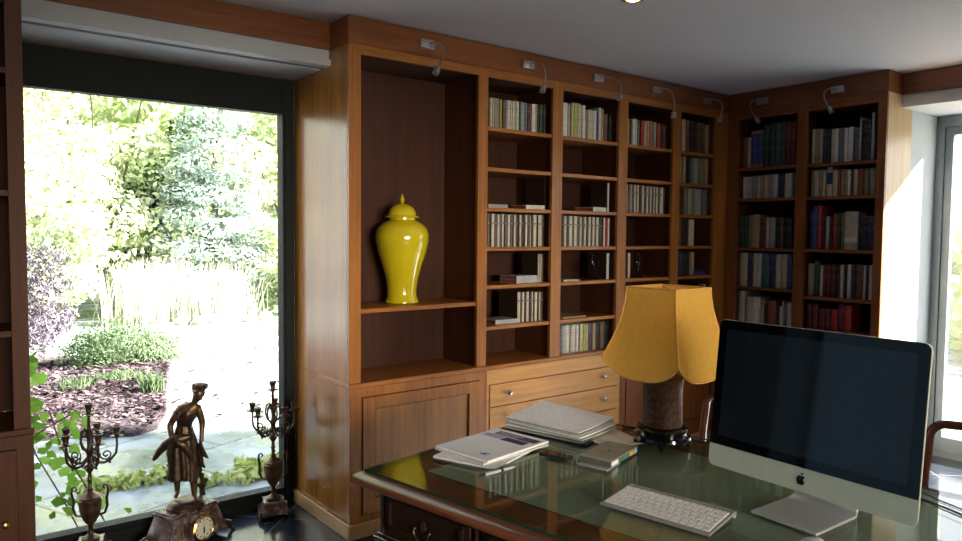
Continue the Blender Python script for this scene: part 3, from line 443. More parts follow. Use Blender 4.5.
LIM={'A2':(.803,1.263),'A3':(1.342,1.813),'A4':(1.895,2.337),'A5':(2.416,2.799),'B1':(-.506,-.086),'B2':(-1.004,-.578)}
for name,z,bs in ROWS:
    bay=name[:2]; sh=int(name[3])-1; lo,hi=LIM[bay]; isA=bay[0]=='A'
    xs=[v for q in bs for v in q[:2]]; mn,mx=min(xs),max(xs)
    tl,th=max(mn,lo+.001),min(mx,hi-.001)
    if mn<lo and not isA: pass
    f=lambda v:(tl+(v-mn)*(th-tl)/(mx-mn)) if (mn<lo or mx>hi) else v
    for i,(a,c_,h,col) in enumerate(bs):
        a,c_=f(a),f(c_); w=max(.005,abs(c_-a)-.0016); h=h*rnd.uniform(.985,1.01); ctr=(a+c_)/2
        d=rnd.uniform(.13,.17) if h<.22 else .21
        band=None
        if name=='B1r1' and col=='blue': band=[(.02,.10),(.90,.97)]
        if name=='B2r2' and i==4: band=[(.42,.80)]
        if name=='B2r3' and w>.06 and col=='cream': band=[(.20,.32)]
        if name in('A2r4','A3r4','A2r6','A4r3') and col in('cream','umber'): band=[(.70,.735)]
        band_m=bookmat('slate') if name[0]=='A' else orangeb if col=='blue' else (blueb if name=='B2r2' else labelw)
        o=book_mesh(w,h,d,col,band=band).obj('book',[bookmat(col),paper2,band_m,bookmat('umber') if name in ('A2r4','A3r4','A2r5','A2r6','A4r3','A4r5','A3r5','A3r3') else bookmat(col)],smooth=False)
        jit=rnd.uniform(0,.012)
        if isA: o.location=(ctr,.045+jit,z+.0004)
        else: o.location=(XC+.05+jit,ctr,z+.0004); o.rotation_euler.z=R(-90)
        size='slim' if w<.013 else ('thick' if w>.034 else '')
        wd=WORD.get(col,col)
        tag(o,' '.join(x for x in (size,wd,'book,',ORD[i],'from left,',SHN[sh]+',',BAY[bay]) if x),'book','books on the '+SHN[sh]+' of the '+BAY[bay])
        if name=='A2r4' or name=='A3r4': pass
# books lying flat
def lying(x,y,z,w,d,t,col,label,rot=0,ang=0):
    b=MB(); tt=.0025
    b.box(-w/2,w/2,0,d,0,tt); b.box(-w/2,w/2,0,d,t-tt,t); b.box(-w/2,w/2,0,.004,tt,t-tt); b.box(-w/2+.003,w/2-.003,.004,d-.003,tt,t-tt,1)
    o=b.obj('book',[bookmat(col),bookmat('rust')],smooth=False,loc=(x,y,z+.0004)); o.rotation_euler.z=R(rot); return tag(o,label,'book','books lying flat on the shelves')
lying(.917,.05,1.56,.135,.13,.020,'grey','grey book lying flat at the left end of the third shelf beside the vase bay')
lying(1.187,.05,1.56,.14,.13,.024,'white','white book lying flat near the right end of the third shelf beside the vase bay')
lying(1.71,.05,1.56,.13,.14,.027,'white','white book lying flat on the third shelf of the second narrow bay',6)
lying(1.13,.05,1.15,.155,.15,.018,'silver','lower of two grey books lying flat on the fifth shelf beside upright volumes')
lying(1.13,.052,1.1685,.155,.15,.022,'silver','upper of two grey books lying flat on the fifth shelf beside upright volumes')
lying(.985,.05,.932,.155,.14,.023,'silver','silver grey book lying flat left of upright volumes on the sixth shelf down',-2)
lying(1.47,.04,1.15,.13,.16,.008,'cream','thin cream book lying flat on the fifth shelf left of a black figurine')
lying(1.50,.04,.932,.19,.17,.008,'tan','thin tan book lying flat alone on the sixth shelf of second narrow bay')
lying(2.715,.05,1.15,.15,.15,.020,'blue','lower blue book lying flat on the shelf next to the room corner')
lying(2.71,.055,1.1705,.14,.14,.020,'navy','upper navy blue book lying flat on the shelf next to the room corner')

# figurines
def figurine(x,y,z,label,sc=1,flip=1):
    t=thing('figurine',label,'figurine',(x,y,z+.0008))
    MB().lathe([(.030,0),(.032,.006),(.022,.010),(.006,.014)],n=20,sx=sc).obj('base',black,t)
    b=MB()
    b.tube([(0,0,.010),(.008*flip,-.004,.05),(-.004*flip,0,.085),(-.016*flip,0,.118),(-.008*flip,.002,.140)],[.005,.009,.011,.007,.003],10)
    b.tube([(.004*flip,-.002,.045),(.018*flip,-.012,.08),(.028*flip,-.006,.11),(.022*flip,0,.132)],[.004,.007,.006,.003],8)
    b.tube([(0,0,.075),(-.022*flip,-.010,.07),(-.036*flip,-.006,.052)],[.004,.005,.0025],8)
    b.ball((-.006*flip,.002,.146),.007,n=10)
    b.obj('figure',black,t); return t
figurine(1.715,.10,1.15,'shiny black abstract figurine beside a white book on the fifth shelf')
figurine(2.13,.10,1.15,'dark abstract figurine on the fifth shelf directly above the lamp shade',1,-1)

# ---------------------------------------------------------------- yellow ginger jar
m,nt,bb=newmat('yellow_glaze'); bb.inputs['Base Color'].default_value=(.62,.48,.012,1); bb.inputs['Roughness'].default_value=.12; bb.inputs['Coat Weight'].default_value=.6; bb.inputs['Coat Roughness'].default_value=.03
f=noise(nt,s=8); nt.links.new(ramp(nt,f,[(.3,(.60,.47,.008)),(.7,(.68,.54,.016))]),bb.inputs['Base Color'])
VS=.87
v=thing('lidded_vase','large glossy yellow porcelain vase with a domed lid on the bookcase shelf','vase',(.385,.165,1.0695))
MB().lathe([(.092,0),(.098,.004),(.098,.014),(.088,.030),(.086,.07),(.095,.13),(.115,.20),(.140,.27),(.156,.335),(.157,.37),(.146,.405),(.118,.432),(.086,.447),(.076,.452),(.076,.462),(.070,.462)],n=56,sx=.86,sy=.86).obj('body',m,v)
l=MB().lathe([(.074,.4625),(.100,.4625),(.104,.466),(.100,.471),(.082,.474),(.081,.490),(.070,.512),(.046,.530),(.018,.538),(.008,.541),(.006,.545),(.012,.551),(.014,.560),(.009,.572),(.004,.585),(.0008,.592)],n=48,sx=.86,sy=.86).obj('lid',m,v); v.scale=(1,1,.93)

# ---------------------------------------------------------------- desk
ca,sa=math.cos(R(10.4)),math.sin(R(10.4)); P0=(-.573,-1.181)
def D(s,t,z=0): return (P0[0]+s*ca+t*sa, P0[1]+s*sa-t*ca, z)
ZT=.757
desk=thing('desk','large antique dark wood writing desk with a glass covered green leather top','desk',(P0[0],P0[1],0),R(10.4))
SX,TY=.93,1.80
g=.0075
def rect_frame(b,x0,x1,y0,y1,w,z0,z1,m=0):
    b.box(x0,x1,y1-w,y1,z0,z1,m); b.box(x0,x1,y0,y0+w,z0,z1,m); b.box(x0,x0+w,y0+w,y1-w,z0,z1,m); b.box(x1-w,x1,y0+w,y1-w,z0,z1,m)
b=MB(); rect_frame(b,0,SX,-TY,0,.125,ZT-g-.03,ZT-g-.0005); b.obj('top_border',Mah['y'],desk,smooth=False)
leather=plain('green_leather',(.38,.43,.33),.5,var=.2,vs=220,bmp=.2)
bx('leather_inlay',(.125,SX-.125,-TY+.125,-.125,ZT-g-.03,ZT-g-.0008),leather,desk)
b=MB(); b.box(.122,.125,-TY+.122,-.122,ZT-g-.004,ZT-g-.0003); rect_frame(b,.122,SX-.122,-TY+.122,-.122,.003,ZT-g-.004,ZT-g-.0003); b.obj('gilt_line',brass,desk,smooth=False)
# bullnose edge swept round the top
ov=.028
prof=[(0,ZT-g-.0006),(.012,ZT-g-.002),(.022,ZT-g-.008),(.028,ZT-g-.018),(.027,ZT-g-.028),(.020,ZT-g-.036),(.006,ZT-g-.040),(-.02,ZT-g-.044),(-.02,ZT-g-.03)]
b=MB(); cs=[(0,0),(SX,0),(SX,-TY),(0,-TY)]; rings=[]
for cx,cy in cs:
    dx=-1 if cx==0 else 1; dy=1 if cy==0 else -1
    rings.append([(cx+dx*o_,cy+dy*o_,z) for o_,z in prof])
b.rings(rings,closed=True); b.obj('edge_moulding',Mah['y'],desk,ang=60)
gm=thin_glass('desk_glass',(.93,.98,.94)); ge,nt,bb=newmat('glass_edge'); bb.inputs['Base Color'].default_value=(.015,.045,.03,1); bb.inputs['Roughness'].default_value=.1
b=MB(); b.box(.001,SX-.001,-TY+.001,-.001,ZT-g,ZT)
go=b.obj('glass_sheet',[gm,ge],desk,smooth=False)
for p in go.data.polygons:
    p.material_index=0 if p.normal.z>.5 else 1
    if p.normal.z<-.5: p.material_index=0
# frieze and pedestals
def panel_face(b,x,y0,y1,z0,z1,dirx):  # raised mouldings on a face x=const
    k=.012
    for (ya,yb,za,zb) in ((y0,y1,z1-k,z1),(y0,y1,z0,z0+k),(y0,y0+k,z0,z1),(y1-k,y1,z0,z1)):
        b.box(min(x,x+dirx*.008),max(x,x+dirx*.008),ya,yb,za,zb)
bx('frieze',(.035,SX-.035,-TY+.035,-.035,.575,ZT-g-.03),Dark['y'],desk)
b=MB(); 
for o_,z0,z1 in ((.018,.556,.566),(.010,.566,.576)):
    b.box(.035-o_,SX-.035+o_,-TY+.035-o_,-.035+o_,z0,z1)
b.obj('waist_moulding',Dark['y'],desk,bevel=.003)
for ya,yb in ((-.60,-.05),(-TY+.05,-TY+.60)):
    p=bx('pedestal',(.05,SX-.05,ya,yb,.07,.556),Dark['z'],desk)
    b=MB(); b.box(.03,SX-.03,ya-.02,yb+.02,0,.07); b.obj('plinth',Dark['y'],p,bevel=.006)
    for z0,z1 in ((.09,.235),(.245,.39),(.40,.545)):
        dr=bx('drawer',(.040,.0499,ya+.03,yb-.03,z0,z1),Dark['y'],desk); b=MB(); panel_face(b,.040,ya+.045,yb-.045,z0+.012,z1-.012,-1); b.obj('drawer_moulding',Dark['y'],dr,smooth=False)
def pull(parent,x,y,z):
    b=MB(); b.tube([(x-.012,y+.028*math.cos(a),z-.006+.026*math.sin(a)) for a in [math.pi+math.pi*i/12 for i in range(13)]],.0022,8)
    for q in (-1,1): b.ball((x-.008,y+.028*q,z-.004),.005,n=10)
    b.obj('ring_pull',bronzeL,parent)
    b=MB(); 
    for q in (-1,1): b.lathe([(.011,0),(.009,.004),(.003,.006)],n=12)
    b.bm.free(); b.bm=bmesh.new()
    b.ball((x-.002,y,z+.004),.013,n=12,sx=.15,sz=1.3); b.obj('escutcheon',bronzeL,parent)
for ya,yb in ((-.385,-.058),(-.88,-.425),(-1.375,-.92),(-1.742,-1.415)):
    dr=bx('drawer',(.024,.0348,ya,yb,.592,.700),Dark['y'],desk,bevel=.002)
    b=MB(); panel_face(b,.024,ya+.02,yb-.02,.604,.690,-1); b.obj('drawer_moulding',Dark['y'],dr,smooth=False)
    pull(dr,.022,(ya+yb)/2,.640)
# corner pilaster beads
for y in (-.047,-.405,-.90,-1.395,-TY+.047): MB().tube([(.028,y,.58),(.028,y,.705)],.006,8).obj('pilaster_bead',Dark['z'],desk)
# side panel of the left end: moulded panel
b=MB(); k=.012
for (xa,xb,za,zb) in ((.07,SX-.07,.69,.70),(.07,SX-.07,.592,.602),(.07,.08,.592,.70),(SX-.08,SX-.07,.592,.70)): b.box(xa,xb,-.035,-.027,za,zb)
b.obj('end_moulding',Dark['x'],desk,smooth=False)
# ---------------------------------------------------------------- table lamp
LP=(.300,-1.535)
lm=thing('table_lamp','table lamp with a flared yellow fabric shade on a carved brown cylinder base','lamp',(LP[0],LP[1],ZT),0)
b=MB(); b.lathe([(.066,.018),(.086,.020),(.091,.028),(.089,.037),(.078,.042),(.074,.046),(.080,.051),(.082,.060),(.074,.066),(.060,.067)],n=40)
b.obj('wooden_stand',black,lm)
for k in range(4):
    a=R(35+90*k); MB().tube([(.066*math.cos(a),.066*math.sin(a),.024),(.082*math.cos(a),.082*math.sin(a),.016),(.080*math.cos(a),.080*math.sin(a),.008),(.088*math.cos(a),.088*math.sin(a),.0055)],[.014,.013,.009,.0055],10).obj('foot',black,lm)
m,nt,bb=newmat('carved_bamboo'); t=N(nt,'ShaderNodeTexCoord'); vo=N(nt,'ShaderNodeTexVoronoi'); vo.inputs['Scale'].default_value=70; nt.links.new(t.outputs['Object'],vo.inputs[0])
nt.links.new(ramp(nt,vo.outputs[0],[(0,(.09,.04,.02)),(.5,(.055,.024,.013)),(1,(.02,.009,.005))]),bb.inputs['Base Color']); bb.inputs['Roughness'].default_value=.6; bb.inputs['Specular IOR Level'].default_value=.2; bump(nt,bb,vo.outputs[0],.3,.003)
MB().lathe([(.058,.067),(.064,.068),(.064,.083),(.0625,.085),(.0625,.195),(.0640,.197),(.0640,.220),(.058,.221),(.010,.223)],n=40).obj('cylinder_base',m,lm)
MB().tube([(0,0,.2),(0,0,.50)],.005,8).obj('stem',brass,lm)
def shade_mat():
    m=bpy.data.materials.new('shade_fabric'); m.use_nodes=True; nt=m.node_tree; nt.nodes.clear(); o=N(nt,'ShaderNodeOutputMaterial')
    d=N(nt,'ShaderNodeBsdfDiffuse'); tr=N(nt,'ShaderNodeBsdfTranslucent'); mx=N(nt,'ShaderNodeMixShader'); mx.inputs[0].default_value=.5
    f=noise(nt,(1,1,.3),160,2); c=ramp(nt,f,[(.3,(.80,.46,.09)),(.7,(.88,.54,.12))]); nt.links.new(c,d.inputs[0]); nt.links.new(c,tr.inputs[0])
    nt.links.new(d.outputs[0],mx.inputs[1]); nt.links.new(tr.outputs[0],mx.inputs[2]); nt.links.new(mx.outputs[0],o.inputs[0]); return m
shm=shade_mat(); trim=plain('shade_braid',(.62,.30,.06),.7)
# shade: square plan, concave flare, scalloped lower edge
ZS0,ZS1=.282,.504   # corner bottom, top (above the desk)
def shade_pt(face,u,v):
    """u -1..1 along face, v 0 bottom .. 1 top"""
    hw=.1435-.051*(1-(1-v)**1.8)      # half width: flares outward towards the bottom
    dip=-.056*(1-abs(u)**3.0)*max(0,1-v)**1.0
    z=ZS0+(ZS1-ZS0)*v+dip
    hw2=hw+( .0)
    p=Vector((u*hw2,-hw2,z)); return Matrix.Rotation(R(90*face),3,'Z')@p
SR=R(2)
b=MB(); nu,nv=20,16
for fc in range(4):
    g_=[[b.bm.verts.new(shade_pt(fc,-1+2*i/nu,j/nv)) for i in range(nu+1)] for j in range(nv+1)]
    for j in range(nv):
        for i in range(nu): b.bm.faces.new((g_[j][i],g_[j][i+1],g_[j+1][i+1],g_[j+1][i]))
bmesh.ops.remove_doubles(b.bm,verts=b.bm.verts,dist=1e-5)
shd=b.obj('lamp_shade',shm,lm,ang=50,rotz=SR); shd.location=(.009,-.007,0)
b=MB()
for fc in range(4):
    b.tube([shade_pt(fc,-1,j/nv) for j in range(nv+1)],.0022,6)
b.tube([shade_pt(fc,-1+2*i/nu,0) for fc in range(4) for i in range(nu)],.0026,6,closed=True)
b.tube([shade_pt(fc,-1+2*i/4,1) for fc in range(4) for i in range(4)],.0026,6,closed=True)
tb=b.obj('braid_trim',trim,shd)
b=MB()
for k in (0,1): b.tube([Matrix.Rotation(R(45+90*k),3,'Z')@Vector((q*.124,0,.498)) for q in (-1,1)],.002,6)
b.obj('wire_spider',brass,shd)

# ---------------------------------------------------------------- all in one computer
mon=thing('desktop_computer','silver all-in-one desktop computer with a dark switched-off screen','computer',(.1042+.008,-2.0926,ZT),R(-92))
TI=R(5.9); Mt=Matrix.Translation((0,0,.052))@Matrix.Rotation(-TI,4,'X')
Wd,Hd,ch=.528,.393,.0587
def rrect(x0,x1,z0,z1,r,n=6):
    out=[]
    for cx,cz,a0 in ((x1-r,z1-r,0),(x0+r,z1-r,90),(x0+r,z0+r,180),(x1-r,z0+r,270)):
        for i in range(n+1):
            a=R(a0+90*i/n); out.append((cx+r*math.cos(a),cz+r*math.sin(a)))
    return out
def vert_prism(b,poly,ya,yb,m=0):
    b.rings([[(x,ya,z) for x,z in poly],[(x,yb,z) for x,z in poly]],m)
b=MB(); out=rrect(-Wd/2,Wd/2,0,Hd,.016)
def sc(k,off): return [(x*k,(z-Hd/2)*k+Hd/2) for x,z in out]
b.rings([[(x,0,z) for x,z in out],[(x,.006,z) for x,z in out],[(x,.014,z) for x,z in sc(.985,0)],[(x,.030,z) for x,z in sc(.80,0)],[(x,.038,z) for x,z in sc(.5,0)]],0)
body=b.obj('aluminium_body',alu,mon); body.matrix_basis=Mt
b=MB(); r=.016
gl=[(-Wd/2+.001,ch),(Wd/2-.001,ch)]+[(x,z) for x,z in rrect(-Wd/2+.001,Wd/2-.001,ch,Hd-.001,r) if z>Hd*.5]
gl=[(Wd/2-.001,ch)]+[p for p in rrect(-Wd/2+.001,Wd/2-.001,ch,Hd-.001,r,8) if p[1]>Hd*.5]+[(-Wd/2+.001,ch)]
vert_prism(b,gl,-.0022,-.0002)
m,nt,bb=newmat('black_bezel_glass'); bb.inputs['Base Color'].default_value=(.0035,.0035,.004,1); bb.inputs['Roughness'].default_value=.03; bb.inputs['Specular IOR Level'].default_value=.6
bz=b.obj('glass_bezel',m,body)
m2,nt,bb=newmat('dark_screen'); bb.inputs['Base Color'].default_value=(.012,.017,.024,1); bb.inputs['Roughness'].default_value=.05; bb.inputs['Specular IOR Level'].default_value=.7
b=MB(); b.box(-.2385,.2385,-.0026,-.0023,ch+.024,Hd-.025); b.obj('screen',m2,bz,smooth=False)
# fruit emblem
ap=[(0,.0062),(.002,.0075),(.0045,.0076),(.0068,.0062),(.0078,.0048),(.0058,.0030),(.0050,.0006),(.0056,-.0020),(.0082,-.0040),(.0068,-.0072),(.0045,-.0096),(.0026,-.0098),(0,-.0090),(-.0026,-.0098),(-.0045,-.0096),(-.0070,-.0066),(-.0086,-.0026),(-.0086,.0014),(-.0070,.0052),(-.0045,.0074),(-.002,.0073)]
b=MB(); k=1.25; vert_prism(b,[(x*k,z*k+ch*.50) for x,z in ap],-.0012,-.0001)
lf=[(0,.0088),(.0004,.0115),(.0022,.0136),(.0042,.0142),(.0040,.0118),(.0024,.0097)]
vert_prism(b,[(x*k,z*k+ch*.50) for x,z in lf],-.0012,-.0001); b.obj('emblem',black,body,smooth=False)
m,nt,bb=newmat('stand_aluminium'); bb.inputs['Base Color'].default_value=(.70,.71,.72,1); bb.inputs['Roughness'].default_value=.3; bb.inputs['Metallic'].default_value=.6
b=MB(); 
# one bent plate: foot then neck
path=[(-.085,.0045),(.06,.0045),(.092,.006),(.102,.016),(.100,.035),(.075,.13),(.060,.19)]
rings=[]
hwid=[.083,.083,.083,.080,.078,.070,.068]
for i,(y,z) in enumerate(path):
    a=path[max(i-1,0)];c=path[min(i+1,len(path)-1)]; dy,dz=c[0]-a[0],c[1]-a[1]; l=math.hypot(dy,dz); ny,nz=-dz/l*.0035,dy/l*.0035
    h_=hwid[i]; rings.append([(-h_,y-ny,z-nz),(h_,y-ny,z-nz),(h_,y+ny,z+nz),(-h_,y+ny,z+nz)])
b.rings(rings); st_=b.obj('foot_stand',m,mon,bevel=.0015,ang=60); st_.location=(.018,-.016,0)
b=MB(); b.box(-.0285,.0285,.094,.0955,.10,.13)
b.bm.free()

# keyboard
kb=thing('keyboard','slim white and aluminium wireless keyboard lying on the glass in front of the monitor','keyboard',(-.139,-1.894,ZT),R(-79.4))
kw,kd=.283,.152; tray=plain('grey_aluminium',(.33,.33,.34),.4,metal=.3,var=.03)
b=MB(); b.rings([[(x,-kd/2,.0015),(x,kd/2-.012,.009),(x,kd/2,.0095),(x,kd/2,.016),(x,kd/2-.010,.0175),(x,-kd/2,.0065)] for x in (-kw/2,kw/2)]); b.obj('keyboard_tray',tray,kb,smooth=False)
b=MB(); b.tube([(-kw/2+.001,kd/2-.0065,.0088),(kw/2-.001,kd/2-.0065,.0088)],.0085,20); b.obj('battery_tube',alu,kb)
keym=plain('white_key',(.78,.78,.78),.45,var=.02)
sl=math.atan2(.011,kd-.01)
def keymesh(w,d_):
    b=MB(); i=.0008
    b.rings([[(-w/2,-d_/2,0),(w/2,-d_/2,0),(w/2,d_/2,0),(-w/2,d_/2,0)],[(-w/2+i,-d_/2+i,.0022),(w/2-i,-d_/2+i,.0022),(w/2-i,d_/2-i,.0022),(-w/2+i,d_/2-i,.0022)]]); return b
KC={}
def key(x0,x1,ya,yb):
    w=round(x1-x0,4); d_=round(yb-ya,4)
    if (w,d_) not in KC:
        o=keymesh(w,d_).obj('key',keym,kb,smooth=False); KC[(w,d_)]=o
    else: o=KC[(w,d_)].copy(); COL.objects.link(o)
    yc=(ya+yb)/2; o.location=((x0+x1)/2,yc,.0067+(yc+kd/2)*math.tan(sl)); o.rotation_euler.x=sl
gp=.0026; u0=-kw/2+.005; full=kw-.010
rows_=[(.75,[1]*14),(1,[1]*13+[1.5]),(1,[1.5]+[1]*13),(1,[1.75]+[1]*12+[.75]),(1,[1.25]+[1]*11+[2.2])]
y=kd/2-.024; kh=.0205
for hh,ws in rows_:
    tot=sum(ws); x=u0; h_=kh*hh
    for w in ws:
        ww=full*w/tot; key(x+gp/2,x+ww-gp/2,y-h_+gp/2,y-gp/2); x+=ww
    y-=h_
ws=[1,1,1,1.25,5,1.25,1,1,1,1]; tot=sum(ws); x=u0
for w in ws:
    ww=full*w/tot; key(x+gp/2,x+ww-gp/2,y-kh+gp/2,y-gp/2); x+=ww

# mouse at the very bottom edge of the view
ms=thing('computer_mouse','white computer mouse at the bottom edge beside the monitor foot','mouse',(-.085,-2.225,ZT),R(-80))
MB().rings([[(x*.028*k,y*.055*k,z) for x,y in [(math.cos(a),math.sin(a)) for a in [2*math.pi*i/28 for i in range(28)]]] for k,z in ((.90,0),(1,.005),(.99,.012),(.90,.019),(.70,.0245),(.4,.027),(.1,.0275))]).obj('shell',keym,ms)
# cables
def cable(pts,r,label,mat=blackp):
    P=[Vector(p) for p in pts]; out=[]
    for i in range(len(P)-1):
        p0=P[max(i-1,0)];p1=P[i];p2=P[i+1];p3=P[min(i+2,len(P)-1)]
        for k in range(8):
            t=k/8; out.append(.5*((2*p1)+(-p0+p2)*t+(2*p0-5*p1+4*p2-p3)*t*t+(-p0+3*p1-3*p2+p3)*t**3))
    out.append(P[-1]); tag(MB().tube(out,r,8).obj('cable',mat),label,'cable')
zc=ZT+.0004
cable([(.245,-2.14,ZT+.045),(.33,-2.17,zc+.012),(.44,-2.215,zc+.003),(.43,-2.29,zc+.003),(.38,-2.40,zc+.003),(.30,-2.58,zc+.003)],.0028,'thick black cable running right from behind the monitor over the glass')
cable([(.245,-2.10,ZT+.05),(.36,-2.14,zc+.010),(.50,-2.19,zc+.0022),(.47,-2.28,zc+.0022),(.44,-2.36,zc+.0022),(.40,-2.5,zc+.0022)],.0020,'thin black cord looping right of the monitor above the thick cable')
cable([(.42,-1.50,zc+.0025),(.455,-1.56,zc+.0025),(.46,-1.66,zc+.0025),(.40,-1.86,zc+.0025),(.28,-2.0,zc+.0025)],.0024,'black lamp cord running from the table lamp behind the monitor')

# ---------------------------------------------------------------- papers
navy=plain('navy_print',(.03,.04,.13),.5,var=.05); ltblue=plain('pale_blue_print',(.36,.42,.62),.5,var=.03); greyink=plain('grey_ink',(.30,.30,.34),.7)
def sheet_mesh(w,h,t,bend=0,ph=0,n=14):
    b=MB(); vs=[]
    def zf(x,y): return bend*((x/w+.5)**2*.5+.5*(math.sin((y/h+ph)*3.1)*.5+.5)*(x/w+.5))
    top=[[b.bm.verts.new((-w/2+w*i/n,-h/2+h*j/n,t+zf(-w/2+w*i/n,-h/2+h*j/n))) for i in range(n+1)] for j in range(n+1)]
    bot=[[b.bm.verts.new((v.co.x,v.co.y,v.co.z-t)) for v in r] for r in top]
    for j in range(n):
        for i in range(n):
            b.bm.faces.new((top[j][i],top[j][i+1],top[j+1][i+1],top[j+1][i])); b.bm.faces.new((bot[j][i],bot[j+1][i],bot[j+1][i+1],bot[j][i+1]))
    for i in range(n):
        for a,c in (((0,i),(0,i+1)),((n,i+1),(n,i)),((i+1,0),(i,0)),((i,n),(i+1,n))):
            b.bm.faces.new((bot[a[0]][a[1]],bot[c[0]][c[1]],top[c[0]][c[1]],top[a[0]][a[1]]))
    return b
def txt(parent,s,x,y,z,size,mat,rot=0,name='lettering'):
    c=bpy.data.curves.new('t','FONT'); c.body=s; c.size=size; c.extrude=.00008
    o=bpy.data.objects.new('t',c); COL.objects.link(o); bpy.context.view_layer.update()
    me=bpy.data.meshes.new_from_object(o.evaluated_get(bpy.context.evaluated_depsgraph_get())); bpy.data.objects.remove(o)
    me.materials.clear(); me.materials.append(mat)
    q=bpy.data.objects.new(name,me); COL.objects.link(q); q.parent=parent; q.location=(x,y,z); q.rotation_euler.z=rot; return q
br_=thing('brochure','white brochure with a navy title block lying on top of two others on the desk','brochure',(-.158,-1.247,ZT+.0115),R(-81))
# local x = reading direction across the page, y = towards its top edge
sheet_mesh(.215,.285,.006).obj('cover',paper,br_,smooth=False)
zt=.0061
b=MB(); b.box(-.072,.095,.085,.122,zt,zt+.0002); b.box(-.012,.080,.045,.080,zt,zt+.0002); b.obj('title_block',navy,br_,smooth=False)
bx('pale_block',(-.095,-.016,.050,.080,zt,zt+.0002),ltblue,br_)
txt(br_,'Rapport annuel &',-.062,.107,zt+.0003,.0135,paper); txt(br_,'documentation',-.062,.092,zt+.0003,.0135,paper)
b=MB(); b.prism([(.040,-.105),(.062,-.105),(.066,-.098),(.055,-.092),(.040,-.096)],zt,zt+.0002); b.prism([(.048,-.091),(.068,-.091),(.070,-.086),(.052,-.086)],zt,zt+.0002); b.obj('emblem',plain('emblem_blue',(.06,.10,.36),.5),br_,smooth=False)
for i,(dx,dy,rz,z,lb,th) in enumerate(((-.164,-1.250,-84,.0055,'white booklet lying directly under the navy titled brochure',.0055),(-.186,-1.262,-70,0,'white folder sticking out lowest beneath the brochures',.005))):
    o=sheet_mesh(.215,.285,th).obj('brochure',paper if i else paper2,smooth=False,loc=(dx,dy,ZT+.0003+z),rotz=R(rz)); tag(o,lb,'brochure')
# heap of printed sheets
inkp,nt,bb=newmat('printed_sheet'); f=noise(nt,(40,170,1),1.6,2); 
nt.links.new(ramp(nt,f,[(.56,(.76,.77,.82)),(.64,(.48,.49,.55))]),bb.inputs['Base Color']); bb.inputs['Roughness'].default_value=.7
labs=['topmost printed white sheet of the curling paper stack beside the lamp','second printed sheet from the top of the curling paper stack','third printed sheet down in the curling paper stack','fourth bundle down in the curling paper stack by the lamp','fifth bundle down in the curling paper stack by the lamp','sixth bundle down in the curling paper stack, slightly turned','seventh bundle down of the curling paper stack','eighth bundle down of the curling paper stack','lowest bundle of the curling paper stack, just above the dark folder']
z=ZT+.0045
tag(sheet_mesh(.23,.31,.003,.0).obj('folder',blackp,smooth=False,loc=(.175,-1.222,ZT+.0006),rotz=R(13)),'black folder lying under the curling paper stack','folder')
for i in range(9):
    t_=[.003,.004,.003,.004,.003,.003,.002,.0015,.001][i]; k=8-i
    o=sheet_mesh(.212+rnd.uniform(-.006,.004),.30,t_,.006+.0016*i,0).obj('paper_sheets',inkp if k<2 else [paper2,paper,plain('grey_sheet',(.35,.37,.33),.7)][k%3],smooth=False,loc=(.164+rnd.uniform(-.012,.012),-1.215+rnd.uniform(-.012,.012),z),rotz=R(rnd.uniform(9,23)))
    tag(o,labs[k],'papers','sheets of the curling paper stack'); z+=t_+.0012
tag(sheet_mesh(.15,.21,.004).obj('leaflet',paper2,smooth=False,loc=(.225,-1.372,ZT+.0005),rotz=R(-14)),'cream leaflet sticking out between the paper stack and the lamp foot','leaflet')
# box
bxo=thing('hard_case','flat black and silver boxed case with coloured edge labels beside the paper stack','box',(.066,-1.525,ZT),R(16))
b=MB(); b.box(-.095,.090,-.05,.05,.004,.019); b.obj('box_body',plain('grey_card',(.10,.10,.085),.5),bxo,bevel=.002)
b=MB(); b.box(-.090,.092,-.051,.052,.0192,.0225); b.obj('box_lid',plain('taupe_card',(.30,.28,.22),.4),bxo,bevel=.001)
b=MB(); b.box(-.12,-.035,-.052,.045,.0006,.0038); b.obj('inner_tray',plain('silver_card',(.35,.36,.34),.35),bxo,bevel=.001)
b=MB(); b.box(-.088,-.045,-.0508,-.05,.006,.018,0); b.box(-.040,.02,-.0508,-.05,.006,.018,1); b.box(.03,.06,-.0508,-.05,.006,.018,2); b.box(.065,.085,-.0508,-.05,.006,.018,3)
b.obj('edge_label',[paper,plain('teal_print',(.05,.18,.14),.5),plain('print_yellow',(.55,.35,.06),.5),ltblue],bxo,smooth=False)
MB().lathe([(.0008,0),(.004,0),(.004,.0004),(.0008,.0006)],n=12).obj('lid_emblem',black,bxo).location=(0,.0,.0226)
# phone
ph=thing('mobile_phone','small dark mobile phone lying on the glass between brochures and boxed case','phone',(-.058,-1.425,ZT),R(-76))
b=MB(); b.prism(rrect(-.050,.050,-.022,.022,.008),.0006,.010); b.obj('phone_body',blackp,ph,bevel=.002)
b=MB(); b.prism(rrect(-.030,.046,-.018,.018,.003),.0101,.0106); b.obj('phone_screen',black,ph,smooth=False)
